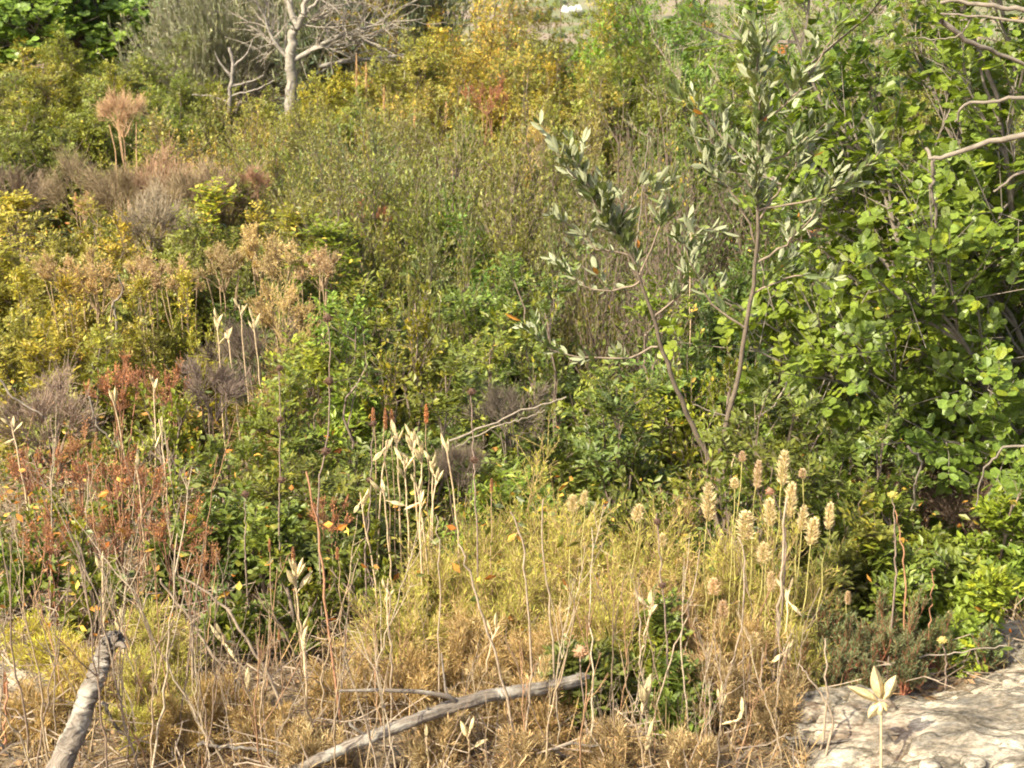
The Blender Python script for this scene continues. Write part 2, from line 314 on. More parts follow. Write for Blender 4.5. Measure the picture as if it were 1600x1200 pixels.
SHARED = {}
def single_leaf_mesh(kind, m, v):
    k = (kind, m.name, v)
    if k not in SHARED:
        r = np.random.default_rng(v); g = leafmesh(kind, np.zeros((1, 3)), np.array([[1., 0, 0]]), np.array([[0, 0, 1.]]), np.ones(1), np.ones(1), np.array([[r.random(), r.random(), 1.0, 1]]))
        SHARED[k] = g.mesh('leaf', m)
    return SHARED[k]
def place_leaves(root, arr, kind, m, tint, base, n, name='leaf', rng=None):
    """picks the n leaves nearest the camera inside the view as objects; returns mask of the rest"""
    pos, ax, nor, ln, wd, var = arr; W = pos + base
    f = np.array([0, math.cos(PITCH), -math.sin(PITCH)]); u = np.array([0, math.sin(PITCH), math.cos(PITCH)]); r = W - np.array([0, 0, EYE])
    z = r @ f; px = 800 + FPX * r[:, 0] / z; py = 600 - FPX * (r @ u) / z
    ok = (px > -10) & (px < 1610) & (py > -10) & (py < 1210); sc = np.where(ok, z - .25 * (rng.random(len(z))), 1e9); order = np.argsort(sc)[:n]; order = order[sc[order] < 1e8]
    for i in order:
        a = nrm(ax[i]); s = nrm(np.cross(nor[i], a)); q = np.cross(a, s)
        M = np.eye(4); M[:3, 0] = a * ln[i]; M[:3, 1] = s * wd[i]; M[:3, 2] = q * wd[i]; M[:3, 3] = pos[i]
        k = int(var[i, 0] * 4); dead = var[i, 2] < tint[3]
        c = [(.28, .20, .05), (.26, .14, .05), (.28, .26, .06)][k % 3] if dead else [tint[j] * (1 + (var[i, 1] ** 1.6) * (1.5, 1.1, .5)[j] * .35) for j in range(3)]
        o = bpy.data.objects.new(name, single_leaf_mesh(kind, m, k)); C.objects.link(o); o.parent = root; o.matrix_parent_inverse = Matrix.Identity(4); o.matrix_local = Matrix(M.tolist()); o.color = (*c, 0)
    keep = np.ones(len(pos), bool); keep[order] = False; return keep

def emit(root, b, m, tint, wood, singles=0, rng=None, stem_objs=True, foliage='foliage', base=None, shared=None):
    """turn a bush dict into children of root"""
    S = b['stems']; n = len(S)
    if shared is None: shared = {}
    if 'stems' not in shared:
        L = []
        for i in range(n):
            r = b['rstem'] * (1.0 if i % 2 else .8); L.append(tubes(S[i:i + 1], np.array([r]), np.array([r * .35]), 6).mesh('stem', M_BARK, True))
        shared['stems'] = L; shared['twigs'] = b['twigs'].mesh('twigs', M_TWIG)
    for me in shared['stems']: obj('stem', me, root, (*wood, 1))
    o = obj('twigs', shared['twigs'], root, (*wood, 1)); o['kind'] = 'stuff'
    if b['leaf'] is not None:
        if 'fol' not in shared:
            arr = b['leaf']
            if singles:
                k = place_leaves(root, arr, b['kind'], m, tint, base, singles, rng=rng); arr = [x[k] for x in arr]
            kd = 'roundlite' if b['kind'] == 'round' else b['kind']
            if kd == 'narrow': kd = 'quad'; arr = [arr[0], arr[1], arr[2], arr[3] * 1.06, arr[4] * 1.3, arr[5]]
            shared['fol'] = leafmesh(kd, *arr).mesh(foliage, m)
        o = obj(foliage, shared['fol'], root, tint); o['kind'] = 'stuff'
    return shared

# species: generator kwargs, leaf material
SP = {
    'L': (dict(leaf='pinnate', kind='narrow', pairs=3, ll=.023, lw=.0088, nl=5, n0=11, n1=9, n2=6, l1=.42, l2=.2, up=.2), M_LEAF),
    'S': (dict(leaf='simple', kind='quad', ll=.021, lw=.009, nl=13, n0=14, n1=9, n2=7, l1=.55, l2=.28, up=.5, jit=.12), M_LEAF),
    'M': (dict(leaf='simple', kind='narrow', ll=.019, lw=.009, nl=11, n0=11, n1=10, n2=7, l1=.45, l2=.22, up=.5), M_LEAF),
    'K': (dict(leaf='simple', kind='quad', ll=.022, lw=.009, nl=6, n0=12, n1=10, n2=6, l1=.5, l2=.26, up=.9, gap=.1, jit=.1, rstem=.007), M_LEAF),
    'C': (dict(leaf='pinnate', kind='round', ll=.042, lw=.034, pairs=3, nl=3, n0=12, n1=8, n2=5, l1=.42, l2=.2), M_CAROB),
    'O': (dict(leaf='simple', kind='blade', ll=.045, lw=.012, nl=10, n0=12, n1=10, n2=8, l1=.5, l2=.28, up=.4), M_OLIVE),
    'D': (dict(leaf='none', cush=1.0, n0=16, n1=14, n2=12, l1=.6, l2=.32, up=.35, jit=.3, rstem=.004, twigr=.0009), M_DRY),
    'F': (dict(cush=1.1, leaf='simple', kind='quad', ll=.010, lw=.006, nl=7, n0=16, n1=11, n2=7, l1=.45, l2=.25, up=.5, rstem=.004), M_DRY),
    'A': (dict(cush=1.6, leaf='simple', kind='quad', ll=.013, lw=.007, nl=4, n0=12, n1=9, n2=6, l1=.6, l2=.3, up=.7, rstem=.004, jit=.25), M_DRY),
}
SIZES = {'p': (.58, .85), 's': (.28, .34), 'm': (.5, .5), 'w': (.62, .42), 'l': (.95, 1.0), 't': (1.5, 2.6), 'n': (.34, .8)}
TEMPL = {}
def template(sp, R, H, v):
    """nearest-size shared template"""
    if sp in 'DFA': SZ = {'c': (.16, .30), 'e': (.26, .36)}
    else: SZ = SIZES
    k = min(SZ, key=lambda q: abs(math.log(SZ[q][0] / R)) + abs(math.log(SZ[q][1] / H)))
    key = (sp, k, v if k in 'mwscep' else 0)
    if key not in TEMPL:
        a, b = SZ[k]; kw = dict(SP[sp][0]); area = max(a * a * 4, 1.2 * a * b * 3)
        f = (area / .9) ** .5; f = min(max(f, .62 if sp not in 'DFA' else .8), 1.9 if k == 't' else 1.6)
        kw['n0'] = int(kw['n0'] * (f ** .8)); kw['n1'] = int(kw['n1'] * (f ** .6)); kw['n2'] = int(kw['n2'] * (f ** .6))
        if sp in 'LM' and k != 't': kw['mindome'] = .68
        if kw.get('kind') == 'narrow': kw['kind'] = 'quad'; kw['ll'] *= 1.05; kw['lw'] *= 1.35
        if k == 't': kw['trunk'] = .5; kw['rstem'] = .035; kw['ll'] *= 1.3; kw['lw'] *= 1.4
        TEMPL[key] = (bush(np.random.default_rng(hash((ord(sp), ord(k), v)) % 9999), a, b, **kw), {}, (a, b))
    return TEMPL[key]
NAMES = {'L': 'lentisk_shrub', 'S': 'evergreen_shrub', 'M': 'myrtle_shrub', 'K': 'twiggy_shrub', 'C': 'carob_shrub', 'O': 'olive_shrub', 'D': 'dead_shrub', 'F': 'dry_flower_shrub', 'A': 'rusty_dry_plant'}
prng = np.random.default_rng(11)
def plant(sp, px, pt, Y, hw, tint, label, cat='shrub', group=None, name=None, wood=(.17, .13, .10), near=0, dead=.08, base_drop=0, X=None, H=None, **kw):
    top = at(px, pt, Y); x = top[0]; g = float(gz(x, Y)) - base_drop; H = max(.12, top[2] - g) if H is None else H; dist = math.hypot(Y, EYE - .3); R = hw * dist / FPX * (1.12 if sp == 'D' else 1.2 if sp in 'FA' else 1.06)
    if sp not in 'DFA':
        H *= 1.06 if Y > 5 else 1.1; R *= (1.38 if Y > 5.3 and R < .6 else 1) if not near or near == 2 else 1
        if Y > 5.3 and sp in 'LS': R = max(R, .62 * H)
    tint = tuple(np.clip(np.array(tint) * prng.uniform(.92, 1.08, 3), 0, 1)) + (dead,)
    name = name or NAMES[sp]
    if near:
        k = dict(SP[sp][0]); area = max(R * R * 4, 1.2 * R * H * 3); f = min(max((area / .9) ** .5, .5), 1.6)
        f *= .86; k['n0'] = max(5, int(k['n0'] * f ** .8)); k['n1'] = int(k['n1'] * f ** .6); k['n2'] = max(4, int(k['n2'] * f ** .6)); k.update(kw)
        b = bush(np.random.default_rng(int(px * 7 + pt)), R, H, **k); root = thing(name, (x, Y, g), label, cat, group)
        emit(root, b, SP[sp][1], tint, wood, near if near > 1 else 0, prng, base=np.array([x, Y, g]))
    else:
        b, sh, (a, h) = template(sp, R, H, int(prng.integers(3)))
        if sp in 'DFA':
            q = R / a; up_ = max(0, H / q - h); root = thing(name, (x, Y, g), label, cat, group, rz=prng.uniform(0, 6.28), sc=(q, q, q)); n_before = set(root.children); emit(root, b, SP[sp][1], tint, wood, shared=sh)
            for o in root.children: o.location.z = up_
            if up_ > .02:
                t = np.linspace(0, 1, 7)[None, :, None]; A0 = prng.normal(size=(5, 3)) * np.array([.03, .03, 0]); A1 = prng.normal(size=(5, 3)) * np.array([.05, .05, .02]) + np.array([0, 0, up_ + .1]); Q = A0[:, None] * (1 - t) + A1[:, None] * t + prng.normal(size=(5, 7, 3)) * .006
                for k in range(5): obj('stem', tubes(Q[k:k + 1], np.array([.005]), np.array([.0035]), 5).mesh('stem', M_BARK, True), root, (*wood, 1))
        else:
            root = thing(name, (x, Y, g), label, cat, group, rz=prng.uniform(0, 6.28), sc=(R / a, R / a, H / h)); emit(root, b, SP[sp][1], tint, wood, shared=sh)
    return root

# ================================================================== TERRAIN
def terrain():
    xs = np.concatenate([-np.geomspace(3000, 6, 60), np.linspace(-5.5, 5.5, 110), np.geomspace(6, 3000, 60)])
    ys = np.concatenate([-np.geomspace(800, 3, 30), np.linspace(-2.5, 16, 170), np.geomspace(16.3, 4000, 110)])
    X, Y = np.meshgrid(xs, ys); Z = gz(X, Y) + .012 * fbm(np.stack([X * 9, Y * 9, X * 0], -1), 3, 3) * (np.hypot(X, Y) < 18)
    v = np.stack([X, Y, Z], -1).reshape(-1, 3); h, w_ = X.shape; i = (np.arange(h - 1)[:, None] * w_ + np.arange(w_ - 1)).ravel()
    g = G(); g.add(v, np.stack([i, i + 1, i + w_ + 1, i + w_], -1)); o = obj('ground', g.mesh('ground', M_GROUND, True)); o['kind'] = 'structure'
terrain()

# limestone slab in the near corner
def slab(name, cx, cy, rx, ry, h, seed, label, cat='rock', res=64, tilt=0., shape=None, kind=None, thick=.12):
    u = np.linspace(-1, 1, res); X, Y = np.meshgrid(u, u); r = np.hypot(X, Y); an = np.arctan2(Y, X)
    rr = 1 + .22 * fbm(np.stack([np.cos(an) * 1.3, np.sin(an) * 1.3, an * 0 + seed], -1), 4, seed)
    q = np.maximum(np.abs(X), np.abs(Y)); s = q / np.maximum(r, 1e-6); px_, py_ = X * s * rr, Y * s * rr   # square grid wrapped to a disc
    wx, wy = cx + px_ * rx, cy + py_ * ry; edge = np.clip(1 - np.maximum(np.abs(X), np.abs(Y)), 0, 1)
    top = h * (1 - (1 - np.clip(edge * 2.2, 0, 1)) ** 2.2)
    p = np.stack([wx, wy, wx * 0], -1)
    lay = fbm(p * np.array([2.2, 4.5, 1]), 5, seed + 1); steps = np.floor(lay * 7) / 7 * .5 + lay * .5
    lc = fbm(p * np.array([2.6, 7.5, 1]) + 5, 5, seed + 4); crack = np.exp(-(lc / .028) ** 2); z = top * (1 + .35 * steps) + .045 * steps * (top / h) + .016 * fbm(p * 13, 5, seed + 2) + .006 * fbm(p * 55, 3, seed + 6) - .022 * crack * (fbm(p * 3, 2, seed + 8) > -.05)
    z = z + tilt * (wx - cx) - thick * (edge <= 0.001)
    Z = gz(wx, wy) + z
    v = np.stack([wx, wy, Z], -1).reshape(-1, 3); i = (np.arange(res - 1)[:, None] * res + np.arange(res - 1)).ravel()
    g = G(); g.add(v - np.array([cx, cy, 0]), np.stack([i, i + 1, i + res + 1, i + res], -1)); o = obj(name, g.mesh(name, M_ROCK, True), loc=(cx, cy, 0)); tag(o, label, cat); return o
slab('rock_slab', 1.20, 2.50, .72, .54, .075, 21, 'broad pale limestone slab with rust stains, bare beside the star shaped seed stalk', res=230, tilt=.045)
slab('rock', 1.22, 3.14, .34, .14, .04, 33, 'low grey limestone edge half covered by lentisk sprigs')
slab('rock', .93, 3.62, .14, .10, .10, 35, 'small pale boulder in the shade under the carob')
slab('rock', -1.0, 2.98, .13, .09, .015, 41, 'flat grey rock at the left edge beside the broken grey branch')
slab('rock', -.90, 4.12, .07, .06, .09, 43, 'pale rock among the rusty dry plants on the left')
slab('rock', .62, 2.72, .14, .10, .05, 49, 'small stone at the foot of the forked bare stems by the slab')
def stones():
    r = np.random.default_rng(5)
    PEB = ['largest lone pebble on the slab, right of the star shaped stalk', 'tiny chip by the forked bare stem at the slab foot', 'pebble just behind the tiny chip at the slab foot', 'pebble leftmost but one at the slab foot', 'pebble at the base of the star shaped stalk',
     'biggest pebble near the lower right corner', 'small pebble behind the biggest one by the corner', 'pebble left of the star shaped stalk', 'pebble closest to the lower right corner', 'leftmost pebble at the foot of the slab']
    spots = [(1455, 1168, 2.50, .017), (1318, 1186, 2.52, .012), (1302, 1172, 2.56, .010), (1268, 1182, 2.56, .014), (1392, 1195, 2.50, .014), (1520, 1190, 2.49, .020), (1560, 1178, 2.52, .014), (1338, 1176, 2.52, .011), (1590, 1186, 2.50, .012), (1245, 1165, 2.6, .012)]
    for k, (px, py, Y, s) in enumerate(spots[:6]):
        th = np.linspace(0, math.pi, 9); ph = np.arange(12) * math.pi / 6; T, Pn = np.meshgrid(th, ph, indexing='ij')
        d = np.stack([np.sin(T) * np.cos(Pn), np.sin(T) * np.sin(Pn), np.cos(T)], -1); v = d * (1 + .35 * fbm(d * 1.4 + k * 3, 3, k)[..., None]) * s * np.array([1.2, 1, .75])
        i, j = np.meshgrid(np.arange(8), np.arange(12), indexing='ij'); j2 = (j + 1) % 12
        g = G(); g.add(v, np.stack([i * 12 + j, (i + 1) * 12 + j, (i + 1) * 12 + j2, i * 12 + j2], -1).reshape(-1, 4)); p = at(px, py, Y)
        zt = rock_top(p[0], Y); o = obj('pebble', g.mesh('pebble', M_ROCK, True), loc=(p[0], Y, zt + s * .4)); tag(o, PEB[k], 'pebble', 'pebbles on the limestone slab')
def rock_top(x, y):
    s = bpy.data.objects['rock_slab']; n = len(s.data.vertices); a = np.empty(n * 3, np.float32); s.data.vertices.foreach_get('co', a); a = a.reshape(-1, 3)
    i = np.argmin((a[:, 0] + 1.20 - x) ** 2 + (a[:, 1] + 2.50 - y) ** 2); d = math.hypot(a[i, 0] + 1.20 - x, a[i, 1] + 2.50 - y); return float(a[i, 2]) if d < .05 else float(gz(x, y))
stones()

# ================================================================== TREES AND SHRUBS
DG = (.08, .11, .028); MG = (.135, .17, .042); YG = (.19, .20, .048); BG = (.13, .20, .04); OG = (.18, .19, .105); OY = (.18, .195, .05)
TAN = (.40, .315, .16); RUST = (.33, .165, .08); PG = (.25, .19, .11); GREY = (.34, .31, .27)
P = plant
# --- beyond the clearing
P('C', 70, -200, 13.8, 270, BG, 'tall bright green carob tree in the far left corner', 'tree', name='carob_tree', wood=(.12, .10, .085), dead=.03)
P('C', 270, -120, 14.6, 190, (.07, .12, .03), 'darker round carob tree behind the wispy olive', 'tree', name='carob_tree', wood=(.12, .10, .085), dead=.03)
P('O', 345, -110, 12.6, 150, OG, 'wispy pale grey green olive tree just left of the bare grey tree', 'tree', name='olive_tree', wood=(.30, .26, .22), dead=.02)
P('O', 575, -150, 12.6, 190, (.075, .095, .055), 'dark dense olive tree to the right of the bare grey tree', 'tree', name='olive_tree', wood=(.10, .085, .07), dead=.02)
P('O', 455, -130, 13.8, 170, (.12, .14, .085), 'dull green olive tree straight behind the bare grey tree', 'tree', name='olive_tree', wood=(.2, .17, .14), dead=.02)
P('L', 672, -60, 12.2, 75, OY, 'tall rusty tinged lentisk beside the dark olive tree', dead=.35)
P('L', 1060, -20, 10.9, 95, (.10, .20, .035), 'bright green bush on the skyline, left half, behind the sapling', dead=.04)
P('L', 1170, -35, 11.2, 100, (.105, .20, .04), 'bright green bush on the skyline, right half, behind the sapling', dead=.04)
P('L', 1110, 45, 10.2, 85, (.10, .19, .035), 'lower bright green bush in front of the skyline pair', dead=.05)
P('L', 1330, -60, 10.5, 150, (.09, .15, .035), 'tall green bush glimpsed through the top of the carob', dead=.06)
P('L', 985, -45, 11.6, 100, (.11, .17, .035), 'fresh green lentisk joining the orange bank and the carob bush', dead=.12)
for (px, pt, Y, hw, tint, dead, lab) in [
    (585, 62, 10.4, 90, OY, .17, 'yellow and orange lentisk under the end of the fallen grey bough'),
    (672, 28, 10.8, 100, OY, .28, 'orange flushed lentisk at the left end of the skyline bank'),
    (775, -14, 11.2, 110, OY, .36, 'most orange lentisk in the middle of the skyline bank'),
    (880, -12, 11.0, 110, (.16, .17, .04), .20, 'yellow orange lentisk at the right end of the skyline bank'),
    (650, 100, 9.6, 80, YG, .22, 'yellow green lentisk in front of the orange bank, left part'),
    (740, 92, 9.8, 90, YG, .18, 'yellow green lentisk behind the red dry plant'),
    (850, 85, 9.6, 95, YG, .18, 'olive yellow lentisk below the yellow end of the bank'),
    (945, 90, 9.5, 90, MG, .22, 'green lentisk patch left of the tall twiggy thicket'),
    (1035, 70, 9.8, 70, (.10, .15, .03), .15, 'small green lentisk in front of the skyline carob bush'),
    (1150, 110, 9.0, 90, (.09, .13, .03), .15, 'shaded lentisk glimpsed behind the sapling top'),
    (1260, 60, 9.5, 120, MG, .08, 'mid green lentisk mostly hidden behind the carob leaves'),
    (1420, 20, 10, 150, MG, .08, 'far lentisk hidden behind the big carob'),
    (1560, 0, 10, 140, BG, .08, 'far lentisk behind the outer carob boughs')]:
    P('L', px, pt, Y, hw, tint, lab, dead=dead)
for (px, pt, Y, hw, tint, dead, lab) in [
    (25, 60, 10.6, 110, MG, .12, 'broad olive green bush at the far left edge below the carob tree'),
    (120, 50, 11.4, 95, MG, .14, 'rounded olive green bush below the tall carob tree'),
    (205, 60, 11.6, 90, (.10, .125, .035), .15, 'dull green bush between the two carob trees'),
    (290, 95, 11.0, 75, MG, .10, 'green bush at the foot of the wispy olive'),
    (40, 135, 8.9, 120, (.105, .145, .032), .12, 'big leafy mound at the left edge, yellow green on top'),
    (125, 128, 9.2, 80, (.13, .17, .035), .10, 'brightest yellow green mound behind the tan umbrella shaped bush'),
    (240, 130, 9.8, 80, (.09, .135, .03), .10, 'fresh green bush right of the tan umbrella shaped bush'),
    (480, 128, 9.9, 75, YG, .12, 'yellow green bush at the foot of the bare grey tree'),
    (560, 150, 9.3, 60, (.11, .15, .035), .10, 'low green bush in the dark gap by the dry stalks')]:
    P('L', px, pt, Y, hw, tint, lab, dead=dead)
# --- broad field of small leaved shrubs
fld = [(230, 205, 8.9), (330, 165, 9.5), (410, 160, 9.3), (300, 205, 8.6), (385, 195, 8.5), (470, 175, 8.9), (545, 180, 8.7), (620, 175, 8.9), (700, 180, 8.8), (270, 235, 7.9), (350, 235, 7.8), (440, 225, 7.8), (520, 220, 7.9),
       (600, 225, 7.8), (675, 215, 8.0), (820, 185, 8.4), (895, 200, 8.0), (380, 280, 7.0), (460, 265, 7.1), (540, 270, 7.0), (620, 265, 7.1), (700, 260, 7.2), (780, 240, 7.4), (860, 260, 7.0), (430, 330, 6.3), (510, 320, 6.4), (590, 315, 6.4), (800, 310, 6.4)]
fl_lab_ = ['low olive yellow small leaved shrub in the middle of the clearing', 'low brownish green wiry shrub in the middle of the clearing', 'low dull green small leaved shrub in the middle of the clearing']
ORD = ['first', 'second', 'third', 'fourth', 'fifth', 'sixth', 'seventh', 'eighth', 'ninth', 'tenth', 'eleventh']
fld = sorted(fld, key=lambda q: (q[2] < 8.45, q[2] < 7.55, q[2] < 6.7, q[0])); cnt = {}
for k, (px, pt, Y) in enumerate(fld):
    v = k % 3; row = 'farthest row' if Y >= 8.45 else 'second farthest row' if Y >= 7.55 else 'second nearest row' if Y >= 6.7 else 'nearest row'; cnt[row] = cnt.get(row, -1) + 1
    P('S', px + prng.uniform(-12, 12), pt + prng.uniform(-6, 6), Y + prng.uniform(-.15, .15), prng.uniform(62, 88), [(.18, .20, .06), (.19, .185, .068), (.145, .185, .055)][v], ['olive yellow', 'brownish green', 'dull green'][v] + ' small shrub, ' + ORD[cnt[row]] + ' from the left in the ' + row + ' of the clearing', dead=[.07, .14, .06][v], group='small leaved shrubs filling the clearing')
# --- upright column like small shrubs in the middle
P('M', 745, 170, 7.4, 28, (.09, .13, .035), 'narrow upright dark green shrub rising from the clearing', name='upright_shrub')
P('M', 690, 300, 6.0, 60, (.085, .135, .032), 'fresh green bushy shrub in the hazy middle of the picture')
P('M', 770, 320, 5.8, 60, (.08, .12, .032), 'green shrub right of the hazy fresh green one', near=2)
P('L', 640, 330, 5.9, 80, (.085, .135, .03), 'green lentisk with yellow shoots above the central thicket', near=2)
P('L', 730, 355, 5.5, 90, (.095, .16, .03), 'yellowest green lentisk above the central thicket', near=2, dead=.05)
P('L', 860, 400, 5.2, 90, (.075, .115, .032), 'dull lentisk left of the tall twiggy thicket', near=2)
for (px, pt, Y, lab) in [(600, 262, 6.3, 'soft grey green fine leaved shrub in the hazy centre, rear left'), (690, 255, 6.3, 'soft grey green fine leaved shrub in the hazy centre, rear middle'), (800, 285, 6.0, 'soft grey green fine leaved shrub in the hazy centre, rear right'), (565, 318, 5.8, 'soft grey green fine leaved shrub behind the bright lentisks'),
                         (720, 395, 5.15, 'soft grey green fine leaved shrub in the very middle of the picture'), (825, 415, 5.1, 'soft grey green fine leaved shrub left of the twiggy thicket foot'), (635, 400, 5.2, 'soft grey green fine leaved shrub right of the bright lentisks'), (900, 380, 5.2, 'soft grey green fine leaved shrub under the thicket edge')]:
    P('S', px, pt, Y, 80, (.12, .155, .06), lab, dead=.05)
for (px, pt, Y, hw, lab) in [(675, 405, 4.95, 80, 'leafy green lentisk in the middle, under the grey green fine leaved shrubs'), (770, 395, 5.0, 80, 'leafy green lentisk in the middle, right of its twin'), (590, 420, 4.9, 70, 'leafy green lentisk just right of the bright pair'), (850, 450, 4.7, 75, 'dark leafy lentisk left of the hanging grey branch'),
                             (1120, 400, 4.6, 85, 'dark leafy lentisk seen between the two saplings'), (1040, 460, 4.4, 75, 'leafy lentisk behind the lower half of the left sapling')]:
    P('L', px, pt, Y, hw, (.10, .145, .036), lab, near=3, dead=.06)
# --- tall twiggy thicket
for (px, pt, Y, hw, lab) in [(920, 205, 6.3, 55, 'tall brown twiggy shrub at the left edge of the thicket'), (975, 130, 6.9, 60, 'tallest brown twiggy shrub with a bare tip against the orange bank'), (1040, 125, 6.6, 60, 'dense dark twiggy shrub behind the sapling leaves'),
                              (1000, 230, 5.6, 60, 'nearer twiggy shrub with small green leaves in the thicket'), (1075, 210, 5.9, 60, 'twiggy shrub with reddish twigs right of the thicket'), (905, 290, 5.5, 50, 'wiry shrub with thin stems below the sapling side branch'), (1120, 160, 6.8, 60, 'leafy twiggy shrub directly behind the sapling stem'),
                              (950, 330, 5.0, 60, 'dark twiggy shrub in front of the thicket'), (1040, 330, 4.9, 60, 'lowest twiggy shrub of the thicket, beside the sapling stem'), (830, 270, 6.2, 55, 'thin twiggy shrub left of the thicket with yellow leaves')]:
    P('K', px, pt, Y, hw, (.085, .118, .032), lab, near=2, wood=(.17, .13, .10), dead=.18, nl=6)
P('K', 1250, 150, 6.5, 110, (.08, .11, .03), 'twiggy shrub behind the right side of the sapling', wood=(.15, .115, .09), dead=.15)
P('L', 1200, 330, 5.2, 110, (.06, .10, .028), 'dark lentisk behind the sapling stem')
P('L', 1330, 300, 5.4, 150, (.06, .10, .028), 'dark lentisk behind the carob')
# --- left middle lentisks, tinged
for (px, pt, Y, hw, tint, dead, lab) in [
    (15, 325, 6.3, 75, OY, .17, 'orange tinged lentisk at the left edge above the tan flower heads'),
    (100, 322, 6.3, 80, OY, .18, 'orange tinged lentisk second from the left edge'),
    (185, 328, 6.2, 75, YG, .18, 'yellowish lentisk below the grey pink dead thyme'),
    (268, 330, 6.1, 60, (.13, .15, .035), .20, 'greener lentisk below the grey pink dead thyme'),
    (330, 318, 6.4, 70, (.125, .16, .035), .16, 'yellow green lentisk just right of the dead thyme'),
    (410, 318, 6.4, 75, YG, .18, 'lentisk with orange tips in the clearing, above the tan flower heads'),
    (470, 350, 6.1, 70, (.11, .14, .035), .15, 'green lentisk right of the tan flower heads'),
    (30, 440, 5.3, 75, (.155, .17, .045), .16, 'yellow olive lentisk at the left edge'),
    (110, 455, 5.2, 85, (.16, .17, .045), .14, 'yellow olive lentisk under the round tan flower head'),
    (215, 455, 5.15, 80, (.15, .168, .045), .13, 'yellow olive lentisk behind the crooked pale stem'),
    (290, 450, 5.2, 60, YG, .18, 'olive lentisk right of the crooked pale stem'),
    (35, 500, 5.0, 80, (.18, .175, .042), .16, 'most golden lentisk low at the left edge'),
    (130, 510, 4.9, 80, (.155, .17, .042), .12, 'golden green lentisk above the rusty plants'),
    (215, 520, 4.85, 60, YG, .2, 'small golden green lentisk above the rusty plants'),
    (520, 380, 5.6, 75, (.09, .14, .03), .10, 'green lentisk above the bright one left of centre'),
    (590, 360, 5.8, 70, (.10, .14, .035), .14, 'green lentisk behind the bright one, beneath the rusty tuft')]:
    P('L', px, pt, Y, hw, tint, lab, dead=dead, near=2 if Y < 5.1 else 0)
# --- dead and dry shrubs
P('D', 188, 142, 8.3, 34, (.42, .27, .13), 'tan dead bush shaped like an umbrella, standing alone', wood=(.46, .30, .17), name='dead_shrub')
for (px, pt, Y, hw, lab, wd) in [(20, 254, 7.20, 54, 'grey brown dead bush at the left edge', (.22, .165, .11)), (115, 250, 7.10, 60, 'grey pink dead thyme cushion, leftmost of its row', PG), (178, 254, 6.90, 50, 'grey pink dead thyme cushion, second of its row', PG),
                                 (250, 240, 7.00, 57, 'largest grey pink dead thyme cushion with a reddish crown', (.29, .18, .11)), (300, 254, 6.80, 57, 'grey pink dead thyme cushion right of the largest', PG), (350, 254, 6.90, 50, 'grey pink dead thyme cushion, rightmost of its row', (.27, .19, .12)),
                                 (232, 300, 6.30, 54, 'smaller grey dead cushion in front of the row', (.25, .205, .14)), (395, 260, 6.90, 24, 'little pinkish dead tuft after the end of the row', (.32, .18, .11)),
                                 (395, 500, 4.75, 55, 'dark wiry dead bush behind the cream pods', (.15, .115, .085)),
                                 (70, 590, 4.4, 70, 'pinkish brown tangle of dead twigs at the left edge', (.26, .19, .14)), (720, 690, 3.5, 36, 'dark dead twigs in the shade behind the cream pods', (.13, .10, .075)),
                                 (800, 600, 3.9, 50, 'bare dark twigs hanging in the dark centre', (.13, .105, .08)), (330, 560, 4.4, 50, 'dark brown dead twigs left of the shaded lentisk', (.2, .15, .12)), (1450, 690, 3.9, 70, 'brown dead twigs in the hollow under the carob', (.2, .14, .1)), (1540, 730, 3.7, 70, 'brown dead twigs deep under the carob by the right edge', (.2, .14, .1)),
                                 (1040, 930, 3.0, 40, 'small dead twig bush by the dark lentisk sprig', (.28, .21, .16))]:
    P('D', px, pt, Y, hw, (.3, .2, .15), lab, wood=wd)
for (px, pt, Y, hw, tint, lab) in [(90, 394, 5.63, 29, (.40, .30, .14), 'round fluffy tan flower head bush on the left'), (150, 402, 5.58, 41, (.39, .29, .14), 'tan dry flowering bush beside the round fluffy one'), (225, 394, 5.58, 39, TAN, 'tan dry flowering bush in the middle of the left row'),
                                   (280, 407, 5.48, 29, TAN, 'small tan dry flowering bush at the end of the left row'), (345, 377, 5.68, 36, (.34, .25, .13), 'brownish dry flowering bush right of the left row'), (400, 354, 5.78, 39, (.46, .36, .18), 'palest tan dry flowering bush'), (445, 372, 5.58, 41, (.43, .33, .17), 'tan dry flowering bush next to the palest one'),
                                   (500, 384, 5.48, 32, (.42, .33, .18), 'tan spiky flowering bush at the end of the right row'), (130, 305, 6.7, 18, (.52, .38, .2), 'small cream dry flower tuft in front of the thyme cushions'), (840, 190, 7.8, 22, (.45, .38, .10), 'yellow dry flower tuft in the clearing'),
                                   (440, 440, 5.0, 45, (.42, .28, .13), 'tan feathery bush behind the cream pods')]:
    P('F', px, pt, Y, hw, tint, lab, wood=(.36, .26, .16), dead=.0)
